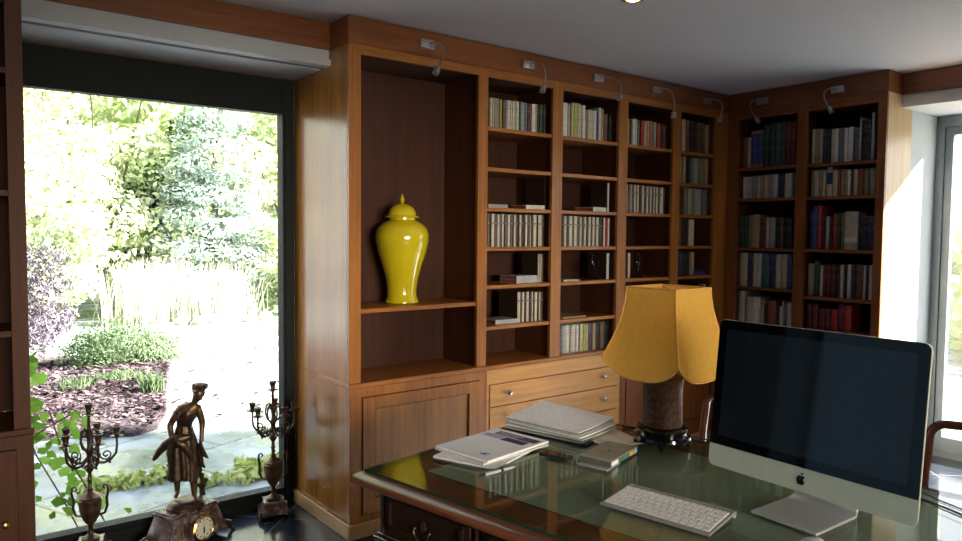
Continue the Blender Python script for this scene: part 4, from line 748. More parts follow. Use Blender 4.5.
# pen
pens=plain('silver_plastic',(.62,.62,.64),.25,metal=.2)
pn=thing('ballpoint_pen','silver and black ballpoint pen lying on the desk glass','pen',(-.293,-1.433,ZT+.005),R(2))
MB().tube([(-.068,0,0),(-.063,0,0),(-.045,0,0)],[.0015,.0042,.0046],12).obj('pen_tip',blackp,pn)
MB().tube([(-.045,0,0),(.012,0,0)],.0046,12).obj('pen_grip',pens,pn); MB().tube([(.012,0,0),(.022,0,0)],.0047,12).obj('pen_ring',blackp,pn)
MB().tube([(.022,0,0),(.058,0,0),(.062,0,0)],[.0046,.0040,.003],12).obj('pen_barrel',pens,pn); MB().tube([(.062,0,0),(.070,0,0)],.0018,8).obj('push_button',steel,pn)
MB().box(.024,.060,-.001,.001,.0046,.0062).obj('clip',steel,pn,smooth=False)

# ---------------------------------------------------------------- chairs
def chair_proto():
    t=empty('side_chair')       # faces local -y ; back at +y
    hw=.215
    top,zr=.80,.45
    b=MB(); n=10
    pts=[(-hw+.012,.205,.0),(-hw+.006,.20,.22),(-hw,.195,.45),(-hw-.002,.205,.62),(-hw+.004,.215,.73)]
    for i in range(1,n): a=R(180-90*i/n); pts.append((-hw+.054+.050*math.cos(a),.215+.012*i/n,.740+.050*math.sin(a)))
    pts+=[(-.08,.232,.795),(0,.235,.798),(.08,.232,.795)]
    half=len(pts)
    for p in reversed(pts[:-3]): pts.append((-p[0],p[1],p[2]))
    b.tube(pts,[.019]*len(pts),10,flat=.75); b.obj('back_frame',ChairW,t)
    MB().tube([(-hw+.01,.20,.56),(0,.225,.555),(hw-.01,.20,.56)],.012,8).obj('back_rail',ChairW,t)
    b=MB(); 
    b.rings([[(x*w_,.215+.02*w_*0,z) for x in (-.06,-.02,.02,.06)]+[(x*w_,.228,z) for x in (.06,.02,-.02,-.06)] for z,w_ in ((.56,.8),(.62,.5),(.68,.9),(.785,1.2))]); b.obj('back_splat',ChairW,t)
    MB().prism([(-.21,.20),(.21,.20),(.24,-.22),(-.24,-.22)],.40,.445).obj('seat_frame',ChairW,t,bevel=.006)
    b=MB(); b.rings([[(x*k,y*k-.012,z) for x,y in ((-.195,.185),(.195,.185),(.222,-.19),(-.222,-.19))] for k,z in ((1,.4455),(1,.462),(.93,.478),(.75,.486))]); b.obj('seat_cushion',plain('dark_leather_seat',(.05,.02,.014),.4),t,ang=70)
    for q in (-1,1): MB().tube([(q*.218,-.195,.40),(q*.222,-.20,.25),(q*.215,-.19,.08),(q*.222,-.20,0)],[.020,.018,.012,.014],10).obj('leg',ChairW,t)
    return t
cp=chair_proto(); cp.scale=(1,1,1.03); cp.location=(.88,-2.245,0); cp.rotation_euler.z=R(-90+4); tag(cp,'dark mahogany chair with a rounded back frame right of the monitor','chair','mahogany chairs behind the desk')
cq=copy_tree(cp); cq.location=(.86,-1.375,0); cq.rotation_euler.z=R(-90); cq.scale=(1,1,.955); tag(cq,'dark mahogany chair glimpsed between the table lamp and the monitor','chair','mahogany chairs behind the desk')

# ---------------------------------------------------------------- candelabra
def candelabrum(name_lbl,loc,rot,spread=1.0):
    t=thing('candelabrum',name_lbl,'candelabrum',loc,rot,'pair of bronze candelabra')
    b=MB(); 
    for (h1,z1),(h2,z2) in (((.076,.022),(.072,.030)),((.068,.030),(.044,.070)),((.050,.070),(.050,.078))):
        b.rings([[(-h1,-h1,z1),(h1,-h1,z1),(h1,h1,z1),(-h1,h1,z1)],[(-h2,-h2,z2),(h2,-h2,z2),(h2,h2,z2),(-h2,h2,z2)]])
    b.obj('marble_plinth',Marb,t,smooth=False)
    for k in range(4):
        a=R(45+90*k); c,s_=math.cos(a),math.sin(a)
        MB().tube([(.088*c,.088*s_,.032),(.098*c,.098*s_,.022),(.092*c,.092*s_,.010),(.104*c,.104*s_,.005)],[.012,.009,.006,.005],8).obj('foot',bronze,t)
    MB().lathe([(.036,.0785),(.036,.088),(.024,.094),(.012,.104),(.010,.120),(.015,.126),(.010,.132),(.012,.142),(.004,.146)],n=24).obj('socle',bronze,t)
    MB().lathe([(.010,.142),(.020,.150),(.036,.178),(.044,.212),(.046,.240),(.048,.250),(.044,.256),(.046,.262),(.030,.272),(.014,.282),(.010,.290)],n=28).obj('urn',bronzeL,t)
    for q in (-1,1):
        pts=[]
        for u,z in ((.036,.180),(.056,.186),(.066,.215),(.064,.250),(.071,.280),(.068,.304),(.056,.308),(.051,.296),(.058,.288)): pts.append((q*u,0,z))
        MB().tube(pts,[.005,.0055,.006,.006,.0055,.005,.0045,.004,.003],8).obj('handle',bronze,t)
    MB().lathe([(.010,.285),(.014,.292),(.009,.300),(.008,.325),(.013,.331),(.009,.337),(.007,.360),(.012,.368),(.020,.378),(.012,.386),(.009,.40),(.011,.44),(.016,.455),(.009,.47),(.008,.50),(.012,.515),(.007,.53),(.006,.60),(.010,.606)],n=20).obj('stem',bronze,t)
    cs=t_=None
    def socket(parent,x,y,z):
        MB().lathe([(.004,-.004),(.026,0),(.028,.003),(.010,.005)],(x,y,z),18).obj('drip_pan',bronze,parent)
        MB().lathe([(.007,.005),(.013,.010),(.011,.016),(.015,.030),(.018,.042),(.013,.043),(.012,.030)],(x,y,z),16).obj('candle_socket',bronze,parent)
    socket(t,0,0,.612)
    for k in range(5):
        a=R(72*k+8); c,s_=math.cos(a),math.sin(a)
        P_=[]
        for u,z in ((.008,.425),(.030,.402),(.055,.398),(.080,.410),(.098,.432),(.103,.465),(.102,.500)): P_.append((u*spread*c,u*spread*s_,z))
        ar=MB().tube(P_,[.0065,.0065,.006,.0058,.0055,.005,.005],8).obj('arm',bronze,t)
        b=MB()  # scroll work inside the arm
        b.tube([((.062+.024*(1-i/26)*math.cos(R(-200+i*26)))*c*spread,(.062+.024*(1-i/26)*math.cos(R(-200+i*26)))*s_*spread,.432+.024*(1-i/26)*math.sin(R(-200+i*26))) for i in range(22)],.0036,6)
        b.tube([(u*c,u*s_,z) for u,z in ((.010,.455),(.030,.470),(.040,.500),(.034,.535),(.018,.548),(.010,.535),(.016,.522),(.024,.528))],.0050,6)
        b.ball((.075*spread*c,.075*spread*s_,.398),.006,n=8)
        b.tube([(u*c,u*s_,z) for u,z in ((.010,.395),(.024,.385),(.034,.392),(.030,.402))],.003,6)
        b.obj('scroll',bronze,ar)
        socket(ar,.102*spread*c,.102*spread*s_,.504)
    t.scale=(1,1,1.035); return t
candelabrum('bronze candelabrum on a marble foot standing right of the clock near the wood panel',(-.165,.492,0),R(-17),1.05)
candelabrum('bronze candelabrum on a marble foot standing left of the clock by the window',(-.985,.500,0),R(-17),1.05)

# ---------------------------------------------------------------- mantel clock with bronze figure
CKS=1
ck=thing('figural_clock','red marble mantel clock topped by a bronze figure of a woman in draped dress','clock',(-.605,.425,0),R(24))
def frus(b,w1,d1,z1,w2,d2,z2,m=0):
    b.rings([[(-w1,-d1,z1),(w1,-d1,z1),(w1,d1,z1),(-w1,d1,z1)],[(-w2,-d2,z2),(w2,-d2,z2),(w2,d2,z2),(-w2,d2,z2)]],m)
b=MB(); frus(b,.165,.085,.030,.165,.085,.042); frus(b,.160,.080,.042,.118,.064,.150); frus(b,.128,.072,.150,.128,.072,.158); frus(b,.120,.066,.158,.116,.064,.166)
# projecting centre block that carries the dial
frus(b,.062,.105,.026,.056,.092,.150)
b.obj('marble_base',Marb,ck,smooth=False)
for q in (-1,1):
    for y in (-.072,.072):
        MB().tube([(q*.155,y,.050),(q*.180,y*1.1,.040),(q*.182,y*1.12,.020),(q*.196,y*1.15,.007),(q*.206,y*1.16,.010)],[.016,.014,.009,.008,.005],10).obj('scroll_foot',bronze,ck)
for q in (-1,1):
    b=MB()
    for i in range(4): b.box(q*.135-.004+(i-1.5)*.014*1,q*.135+.004+(i-1.5)*.014,-.0835,-.078,.055,.115) if False else b.tube([(q*(.085+i*.013),-.079,.055),(q*(.082+i*.009),-.0715,.118)],.0035,6)
    b.obj('fluting',bronze,ck)
dialM=Matrix.Translation((0,-.106,.085))@Matrix.Rotation(R(90),4,'X')
o=MB().lathe([(.046,0),(.060,.002),(.060,.008),(.052,.014),(.049,.011),(.049,.006)],n=40).obj('dial_bezel',brass,ck); o.matrix_basis=dialM
dm=plain('enamel_dial',(.78,.78,.62),.3,var=.03)
o2=MB().lathe([(.0005,.0065),(.049,.0065)],n=40,cap=False).obj('dial',dm,ck); o2.matrix_basis=dialM
b=MB()
for i in range(12):
    a=math.pi*2*i/12; M=Matrix.Rotation(a,4,'Z'); b.box(-.0022,.0022,.036,.044,.0067,.0070,M=M)
b.obj('hour_mark',black,o2,smooth=False)
b=MB(); b.prism([(-.0012,-.008),(.0012,-.008),(.0008,.036),(-.0008,.036)],.0072,.0076); b.prism([(-.0015,.006),(.0015,.006),(.0045,-.014),(.001,-.028),(-.001,-.028),(-.0045,-.014)],.0078,.0082); b.lathe([(.004,.0072),(.004,.009),(.0005,.0095)],n=12); b.obj('clock_hand',black,o2,smooth=False)
b=MB(); b.tube([(.030*math.cos(a),-.112,.155+.016*math.sin(a)) for a in [math.pi*i/10 for i in range(11)]],.005,8); b.ball((0,-.112,.168),.010,n=10); b.tube([(.035,-.108,.035),(.02,-.113,.028),(0,-.116,.034),(-.02,-.113,.028),(-.035,-.108,.035)],.006,8); b.obj('ornament',bronze,ck)
MB().lathe([(.092,.1665),(.092,.176),(.084,.184),(.080,.192),(.070,.198)],n=40,sy=.78).obj('bronze_disc',bronze,ck)
# figure (skin modifier), local frame turned so x runs across the camera's view
def skin(name,J,E,mat,parent,sub=2,rotz=0,loc=(0,0,0)):
    me=bpy.data.meshes.new(name); names=list(J); me.from_pydata([J[k][0] for k in names],[(names.index(a),names.index(c)) for a,c in E],[])
    me.materials.append(mat); o=bpy.data.objects.new(name,me); COL.objects.link(o); o.parent=parent; o.rotation_euler.z=rotz; o.location=loc
    md=o.modifiers.new('skin','SKIN'); md.use_smooth_shade=True
    for i,k in enumerate(names):
        r=J[k][1]; r=(r,r) if not isinstance(r,tuple) else r; me.skin_vertices[0].data[i].radius=r
    me.skin_vertices[0].data[0].use_root=True
    s_=o.modifiers.new('sub','SUBSURF'); s_.levels=sub; s_.render_levels=sub
    return o
FR=R(-17-24); FZ=.196
J={'pelvis':((-.008,0,.285),(.038,.032)),'waist':((-.006,-.004,.345),(.027,.022)),'chest':((.008,-.014,.388),(.036,.028)),'upchest':((.018,-.022,.420),(.033,.024)),
'neck':((.036,-.030,.450),.0135),'head0':((.048,-.038,.470),.020),'head1':((.060,-.046,.492),.030),'head2':((.064,-.040,.520),.026),
'shL':((-.022,-.012,.424),.020),'elL':((-.066,-.004,.350),.0155),'wrL':((-.056,-.034,.290),.0105),'haL':((-.046,-.042,.272),.012),
'shR':((.056,-.024,.424),.019),'elR':((.072,-.018,.352),.0145),'wrR':((.068,-.030,.290),.0100),'haR':((.068,-.034,.268),.011),
'hipL':((-.030,.008,.250),.028),'knL':((-.040,.008,.140),.021),'caL':((-.040,.030,.090),.018),'anL':((-.038,.034,.026),.0115),'toL':((-.048,.002,.010),.0095),
'hipR':((.014,-.004,.250),.028),'knR':((.028,-.030,.135),.022),'caR':((.032,-.022,.085),.0185),'anR':((.034,-.024,.022),.0115),'toR':((.046,-.060,.009),.0095)}
Ed=[('pelvis','waist'),('waist','chest'),('chest','upchest'),('upchest','neck'),('neck','head0'),('head0','head1'),('head1','head2'),('upchest','shL'),('shL','elL'),('elL','wrL'),('wrL','haL'),('upchest','shR'),('shR','elR'),('elR','wrR'),('wrR','haR'),('pelvis','hipL'),('hipL','knL'),('knL','caL'),('caL','anL'),('anL','toL'),('pelvis','hipR'),('hipR','knR'),('knR','caR'),('caR','anR'),('anR','toR')]
fig=skin('figure_body',J,Ed,bronzeL,ck,2,FR,(0,0,FZ))
# hair with chignon and band, nose
b=MB(); b.ball((.063,-.030,.520),.030,n=16,sx=1.05,sy=1,sz=.72); b.ball((.046,-.002,.512),.018,n=12)
b.tube([(.063+.031*math.cos(a),-.036+.031*math.sin(a),.512+.008*math.cos(a)) for a in [2*math.pi*i/20 for i in range(20)]],.0045,6,closed=True)
for i in range(11): a=i*.7; b.ball((.063+.026*math.cos(a),-.032+.026*math.sin(a),.527),.010,n=8)
b.obj('hair',bronze,fig)
b=MB(); b.ball((.072,-.074,.486),.0048,n=8,sz=1.5); b.ball((.069,-.071,.473),.0045,n=8,sx=1.5,sz=.7); b.obj('face_relief',bronzeL,fig)
# draped dress: lofted folds
def drape(name,secs,parent,n=48,folds=11,amp=.12,mat=bronze):
    b=MB(); rr=[]
    for i,(cx,cy,rx,ry,z,am) in enumerate(secs):
        rr.append([(cx+rx*(1+am*math.sin(folds*t+i*.25)+am*.5*math.sin(5*t+1.3*i*.3))*math.cos(t),cy+ry*(1+am*math.sin(folds*t+i*.25))*math.sin(t),z+(.008*math.sin(3*t+1) if i==0 else 0)) for t in [2*math.pi*k/n for k in range(n)]])
    b.rings(rr); return b.obj(name,mat,parent,ang=80)
drape('dress_skirt',[(-.006,.000,.060,.052,.098,.15),(-.006,.000,.064,.052,.125,.13),(-.006,-.002,.064,.050,.175,.12),(-.008,-.002,.060,.048,.230,.10),(-.009,0,.052,.042,.275,.07),(-.007,-.002,.038,.032,.320,.05),(-.005,-.004,.031,.027,.350,.03)],fig)
drape('dress_bodice',[(-.006,-.004,.032,.027,.340,.03),(.002,-.010,.038,.032,.370,.05),(.010,-.018,.043,.034,.396,.06),(.014,-.020,.041,.030,.414,.05),(.016,-.020,.034,.024,.424,.04)],fig,n=32,folds=7)
# bundled drapery on the left hip with a hanging tail, windblown flare on the right
b=MB(); b.tube([(.020,-.046,.300),(-.020,-.050,.292),(-.052,-.042,.284),(-.082,-.030,.268),(-.108,-.018,.240),(-.126,-.010,.212),(-.136,-.006,.196)],[.012,.024,.026,.020,.016,.012,.005],10,flat=.6)
b.tube([(-.052,-.046,.300),(-.030,-.056,.276),(-.006,-.056,.262),(.018,-.052,.225),(.022,-.046,.180)],[.012,.022,.022,.016,.006],10,flat=.7)
b.tube([(-.058,-.040,.276),(-.068,-.034,.235),(-.062,-.028,.185),(-.066,-.022,.140)],[.016,.020,.020,.007],10,flat=.7)
b.obj('dress_sash',bronze,fig)
b=MB(); b.tube([(.062,-.030,.275),(.066,-.020,.240),(.080,-.012,.205),(.096,-.006,.184)],[.010,.024,.022,.006],10,flat=.5)
b.tube([(.058,-.024,.262),(.058,-.014,.215),(.066,-.008,.165),(.080,-.004,.140)],[.010,.026,.024,.008],10,flat=.5)
b.obj('dress_flare',bronze,fig)
b=MB(); b.tube([(.070,.030,-.0),(.066,.034,.03),(.074,.030,.055),(.066,.036,.085),(.070,.034,.105)],[.014,.012,.014,.011,.007],8)
b.ball((.056,.032,.050),.012,n=8);b.ball((.084,.030,.072),.011,n=8);b.ball((.060,.036,.094),.010,n=8); b.obj('tree_stump',bronze,fig)
# ---------------------------------------------------------------- garden
def wet_paving():
    m,nt,b=newmat('wet_stone_slabs'); t=N(nt,'ShaderNodeTexCoord'); mp=N(nt,'ShaderNodeMapping'); mp.inputs['Rotation'].default_value=(0,0,R(-22))
    br=N(nt,'ShaderNodeTexBrick'); nt.links.new(t.outputs['Object'],mp.inputs[0]); nt.links.new(mp.outputs[0],br.inputs[0])
    for k,v in (('Scale',1),('Mortar Size',.012),('Brick Width',.85),('Row Height',.62)): br.inputs[k].default_value=v
    br.inputs['Color1'].default_value=(.17,.19,.19,1); br.inputs['Color2'].default_value=(.27,.29,.29,1); br.inputs['Mortar'].default_value=(.07,.08,.06,1)
    f=noise(nt,s=1.6,detail=7,rough=.65); x=nt.nodes.new('ShaderNodeMix'); x.data_type='RGBA'; x.blend_type='MULTIPLY'; x.inputs[0].default_value=.8
    nt.links.new(br.outputs[0],x.inputs[6]); nt.links.new(ramp(nt,f,[(.36,(.35,.42,.40)),(.5,(.8,.86,.88)),(.62,(1.7,1.75,1.8))]),x.inputs[7]); nt.links.new(x.outputs[2],b.inputs['Base Color'])
    nt.links.new(ramp(nt,f,[(.40,(.12,)*3),(.6,(.5,)*3)]),b.inputs['Roughness']); bump(nt,b,f,.15,.01); return m
b=MB(); b.box(-30,30,.76,40,-.25,-.06); b.box(XE+.13,30,-30,.76,-.25,-.06); struct(b.obj('ground',wet_paving(),smooth=False))
def foliage_mat(n,a,c,tr=.35,dark=None):
    m=bpy.data.materials.new(n); m.use_nodes=True; nt=m.node_tree; nt.nodes.clear(); o=N(nt,'ShaderNodeOutputMaterial')
    ge=N(nt,'ShaderNodeNewGeometry'); f=noise(nt,s=1.3,detail=3)
    ad=N(nt,'ShaderNodeMath',op='MULTIPLY_ADD'); nt.links.new(ge.outputs['Random Per Island'],ad.inputs[0]); ad.inputs[1].default_value=.5; nt.links.new(f,ad.inputs[2])
    col=ramp(nt,ad.outputs[0],[(.40,dark or tuple(v*.5 for v in a)),(.65,a),(1,c)])
    d=N(nt,'ShaderNodeBsdfDiffuse'); t=N(nt,'ShaderNodeBsdfTranslucent'); mx=N(nt,'ShaderNodeMixShader'); mx.inputs[0].default_value=tr
    nt.links.new(col,d.inputs[0]); nt.links.new(col,t.inputs[0]); nt.links.new(d.outputs[0],mx.inputs[1]); nt.links.new(t.outputs[0],mx.inputs[2]); nt.links.new(mx.outputs[0],o.inputs[0]); return m
def leaves(name,mat,blobs,n,size,asp=.5,parent=None,shell=.55,up=.3,seed=1,droop=0):
    r=random.Random(seed); V=[];F=[]; vol=[b_[3]*b_[4]*b_[5] for b_ in blobs]; tot=sum(v**.667 for v in vol)
    for bl,v in zip(blobs,vol):
        for _ in range(int(n*v**.667/tot)):
            while True:
                d=Vector((r.gauss(0,1),r.gauss(0,1),r.gauss(0,1)))
                if d.length>.1: break
            d.normalize(); k=shell+(1-shell)*r.random()**.5
            p=Vector((bl[0]+d.x*bl[3]*k,bl[1]+d.y*bl[4]*k,bl[2]+d.z*bl[5]*k))
            nrm=(d+Vector((r.uniform(-1,1),r.uniform(-1,1),r.uniform(-1,1)+up))*.8).normalized()
            t=nrm.orthogonal().normalized(); t=(Matrix.Rotation(r.uniform(0,6.28),3,nrm)@t); 
            if droop: t=(t+Vector((0,0,-droop))).normalized(); nrm=(nrm-t*nrm.dot(t)).normalized()
            w=nrm.cross(t); s_=size*r.uniform(.6,1.3); i=len(V)
            V+= [p-t*s_,p+w*s_*asp-t*s_*.1,p+t*s_,p-w*s_*asp-t*s_*.1]; F.append((i,i+1,i+2,i+3))
    me=bpy.data.meshes.new(name); me.from_pydata(V,[],F); me.materials.append(mat); o=bpy.data.objects.new(name,me); COL.objects.link(o)
    if parent: o.parent=parent
    return o
bark=plain('bark',(.09,.07,.05),.9,var=.4,vs=20,bmp=.5)
def tree(x,y,label,mat,blobs,n,size,h=2.2,seed=1,asp=.55,name='tree',up=.3):
    n=int(n*1.9); size*=.72
    t=thing(name,label,'tree',(x,y,-.06)); bl=[(bx_,by_,bz_+.06,a,b_,c) for bx_,by_,bz_,a,b_,c in blobs]
    r=random.Random(seed); b=MB(); b.tube([(0,0,0),(.03,.02,h*.5),(.0,0,h)],[.07,.05,.03],8)
    for q in bl[:7]: b.tube([(0,0,h*.35),(q[0]*.5,q[1]*.5,(h*.4+q[2])*.5),(q[0],q[1],q[2])],[.025,.018,.008],6)
    b.obj('trunk',bark,t); leaves('foliage',mat,bl,n,size,asp,t,seed=seed,up=up); return t
def cluster(r,n,rx,ry,z0,z1,s):
    return [(r.uniform(-rx,rx),r.uniform(-ry,ry),r.uniform(z0,z1),s*r.uniform(.7,1.2),s*r.uniform(.7,1.2),s*r.uniform(.45,.8)) for _ in range(n)]
G1=foliage_mat('leaf_spring_green',(.40,.47,.25),(.74,.77,.58)); G2=foliage_mat('leaf_yellow_green',(.50,.55,.34),(.80,.82,.66)); G3=foliage_mat('leaf_blue_green',(.26,.34,.30),(.55,.62,.56),.15)
G4=foliage_mat('leaf_mid_green',(.34,.42,.20),(.66,.70,.48)); GP=foliage_mat('leaf_purple',(.06,.05,.065),(.14,.125,.15),.2); GC=foliage_mat('leaf_catmint',(.06,.10,.045),(.15,.20,.11),.3)
GV=foliage_mat('leaf_vine',(.16,.33,.035),(.34,.55,.10),.5); GY=foliage_mat('leaf_groundcover',(.34,.42,.12),(.58,.62,.28),.4); GR=foliage_mat('reed_blade',(.65,.66,.50),(.88,.88,.76),.3); GD=foliage_mat('leaf_dark',(.05,.10,.03),(.14,.22,.07),.1)
r=random.Random(3)
tree(-.9,10.2,'pale spring green broadleaf tree at the left side of the garden view',G2,cluster(r,34,1.5,.8,.4,5.4,.75),9000,.085,seed=11)
tree(1.0,10.8,'yellow-green leafy tree left of the conifer in the garden',G1,cluster(r,40,1.3,.8,.4,5.6,.70),9000,.08,seed=12)
tree(4.6,10.8,'bright leafy tree at the right side of the garden view',G1,cluster(r,44,1.7,.9,.4,5.6,.72),10000,.08,seed=13)
tree(6.6,12.0,'tall mid green tree farthest right in the garden background',G4,cluster(r,26,1.8,.9,.8,6.4,.85),9000,.09,seed=14)
tree(-3.3,11.2,'light green tree beyond the left edge of the garden window',G2,cluster(r,20,1.5,.9,.6,5.6,.85),6000,.10,seed=15)
bl=[]
for i in range(9):
    z=.7+i*.46; w=1.25-i*.10
    for k in range(7): a=k*.9+i*.5; bl.append((w*.62*math.cos(a),w*.62*math.sin(a),z-.05+.12*math.sin(k*2.1+i),w*.45,w*.45,.19))
tree(2.75,10.4,'blue-green conifer with flat layered branches in the middle of the garden',G3,bl,11000,.07,h=4.6,seed=16,name='conifer',asp=.35,up=1.2)
tree(1.9,12.0,'dark evergreen shrub in deep shade behind the conifer',GD,cluster(r,14,1.0,.4,.6,3.6,.7),4000,.10,seed=17,name='evergreen_shrub')
t=thing('hedge','tall dense green hedge closing off the garden','hedge',(2,15.5,-.06)); leaves('foliage',G4,[(x-2,.3*math.sin(x*3),z,.95,.6,.8) for x in [i*1.2-6 for i in range(15)] for z in (.7,2.0,3.3,4.6,5.8)],16000,.12,parent=t,seed=21); b=MB(); b.box(-8,12,.1,.5,.0,5.9); b.obj('hedge_core',plain('hedge_core',(.20,.27,.10),.9,var=.4,vs=3),t,smooth=False)
# low planting
def shrub(name,label,cat,x,y,mat,blobs,n,size,asp=.4,seed=1,stems=6,droop=0,shell=.3):
    t=thing(name,label,cat,(x,y,-.06)); b=MB(); rr=random.Random(seed)
    for i in range(stems):
        a=rr.uniform(0,6.28); q=rr.choice(blobs); b.tube([(.05*math.cos(a),.05*math.sin(a),0),(q[0]*.5,q[1]*.5,q[2]*.6),(q[0],q[1],q[2])],[.012,.009,.004],6)
    b.obj('stem',bark,t); leaves('foliage',mat,blobs,n,size,asp,t,seed=seed,shell=shell,droop=droop); return t
r=random.Random(5)
shrub('purple_maple','purple-leaved weeping shrub at the left edge of the garden view','shrub',-.85,6.0,GP,[(r.uniform(-.5,.45),r.uniform(-.4,.4),r.uniform(.25,1.25),.33,.33,.16) for _ in range(22)],11000,.036,.22,31,droop=.8)
shrub('catmint_mound','round grey-green mound of catmint at the edge of the bark bed','shrub',.32,5.75,GC,[(-.10,0,.20,.50,.40,.34),(-.38,-.05,.14,.36,.3,.28),(.25,.02,.10,.36,.3,.24)],11000,.022,.3,32,droop=-.6)
shrub('green_shrub','bright green leafy shrub between the purple shrub and the trees','shrub',-.35,7.4,G1,[(r.uniform(-.7,.5),r.uniform(-.3,.3),r.uniform(.3,1.6),.35,.3,.25) for _ in range(14)],5000,.05,.5,33)
shrub('leafy_shrub','green leafy shrub with big leaves at the right edge of the garden view','shrub',3.75,9.3,G4,[(r.uniform(-.5,.7),r.uniform(-.3,.3),r.uniform(.3,1.6),.4,.3,.3) for _ in range(12)],3600,.07,.5,34)
def grass(name,label,x,y,w,d,h,n,mat,seed=1,wid=.006,lean=.25,cat='grass'):
    r=random.Random(seed); V=[];F=[]
    for _ in range(n):
        a,b_=r.gauss(0,.4)*w,r.gauss(0,.4)*d; hh=h*r.uniform(.55,1.1); dx,dy=r.gauss(0,lean)*hh,r.gauss(0,lean)*hh; q=r.uniform(0,3.14); ux,uy=wid*math.cos(q),wid*math.sin(q); i=len(V)
        V+=[(a-ux,b_-uy,0),(a+ux,b_+uy,0),(a+ux*.7+dx*.4,b_+uy*.7+dy*.4,hh*.6),(a-ux*.7+dx*.4,b_-uy*.7+dy*.4,hh*.6),(a+dx,b_+dy,hh)]; F+=[(i,i+1,i+2,i+3),(i+3,i+2,i+4)]
    me=bpy.data.meshes.new(name); me.from_pydata(V,[],F); me.materials.append(mat); o=bpy.data.objects.new(name,me); COL.objects.link(o); o.location=(x,y,-.06); return tag(o,label,cat)
grass('reed_clump','left clump of tall pale reeds in front of the conifer',1.35,9.4,.75,.3,1.0,420,GR,41,.010,.2)
grass('reed_clump','right clump of tall pale reeds in front of the conifer',2.45,9.3,.8,.3,.95,420,GR,42,.010,.2)
grass('grass_tuft','low green tuft in the bark bed in front of the catmint mound',-.02,4.75,.26,.2,.12,350,GC,43,.006,.4,'plant')
grass('grass_tuft','small upright green plant near the right edge of the bark bed',.10,3.95,.10,.12,.22,160,GC,44,.007,.3,'plant')
grass('grass_tuft','small green plant near the left of the bark bed',-.42,4.5,.16,.15,.14,160,GC,45,.007,.4,'plant')
# bark bed
poly=[(-.75,2.85),(-.35,2.62),(-.16,2.72),(.02,3.15),(.18,3.8),(.40,4.6),(.62,5.3),(.55,6.0),(-.2,6.5),(-2.6,6.9),(-3.2,3.6),(-1.6,2.95)]
m,nt,bb=newmat('bark_mulch'); f=noise(nt,s=38,detail=6,rough=.8); nt.links.new(ramp(nt,f,[(.35,(.006,.004,.005)),(.5,(.03,.02,.023)),(.65,(.09,.07,.075))]),bb.inputs['Base Color']); bb.inputs['Roughness'].default_value=.85; bump(nt,bb,f,1,.03)  # mulch colour lowered to stand for dappled shade over the bed
b=MB(); b.prism(poly,-.06,-.03); tag(b.obj('bark_bed',m,smooth=False),'purple-brown bed of bark mulch beside the paving','mulch',kind='stuff')
r=random.Random(8); V=[];F=[]
def inside(x,y):
    c=False
    for i in range(len(poly)):
        (x1,y1),(x2,y2)=poly[i],poly[i-1]
        if (y1>y)!=(y2>y) and x<(x2-x1)*(y-y1)/(y2-y1)+x1: c=not c
    return c
while len(F)<9000:
    x,y=r.uniform(-2,.7),r.uniform(2.5,6)
    if not inside(x,y): continue
    a=r.uniform(0,6.28); s_=r.uniform(.012,.035); q=r.uniform(.3,.6); tz=r.uniform(-.5,.5)*s_; ux,uy=math.cos(a)*s_,math.sin(a)*s_; wx,wy=-uy*q,ux*q; z=-.028+r.uniform(0,.025); i=len(V)
    V+=[(x-ux-wx,y-uy-wy,z-tz),(x+ux-wx,y+uy-wy,z+tz),(x+ux+wx,y+uy+wy,z+tz),(x-ux+wx,y-uy+wy,z-tz)]; F.append((i,i+1,i+2,i+3))
me=bpy.data.meshes.new('bark_chips'); me.from_pydata(V,[],F); chipm=foliage_mat('bark_chip',(.025,.017,.019),(.11,.085,.092),.0,(.008,.005,.006)); me.materials.append(chipm)  # chips darkened likewise, with the bed's shade in their colour
o=bpy.data.objects.new('bark_chips',me); COL.objects.link(o); tag(o,'loose bark chips covering the planting bed','mulch',kind='stuff')
# fallen leaves on the paving
V=[];F=[]
for _ in range(150):
    x,y=r.uniform(.1,3),r.uniform(2.4,6); a=r.uniform(0,6.28); s_=r.uniform(.02,.06); c,s2=math.cos(a)*s_,math.sin(a)*s_; i=len(V); z=-.055
    V+=[(x-c,y-s2,z),(x+s2*.5,y-c*.5,z+.01),(x+c,y+s2,z+.004),(x-s2*.5,y+c*.5,z+.012)]; F.append((i,i+1,i+2,i+3))
me=bpy.data.meshes.new('fallen_leaves'); me.from_pydata(V,[],F); me.materials.append(chipm); o=bpy.data.objects.new('fallen_leaves',me); COL.objects.link(o); tag(o,'dry leaves scattered over the bright paving','leaves',kind='stuff')
# edging stones far back
stone=plain('edging_stone',(.40,.36,.28),.9,var=.3,vs=10)
sl_=['leftmost','second','third','fourth','fifth','rightmost']
for i,(x,y) in enumerate(((1.75,8.9),(2.0,8.8),(2.25,8.85),(2.75,8.7),(3.05,8.75),(3.45,8.7))):
    tag(MB().ball((0,0,.05),.13,n=10,sx=1,sy=.8,sz=.65+.1*(i%3)).obj('edging_stone',stone,loc=(x,y,-.07)),sl_[i]+' edging stone at the far border of the paving under the reeds','stone','edging stones below the reeds')
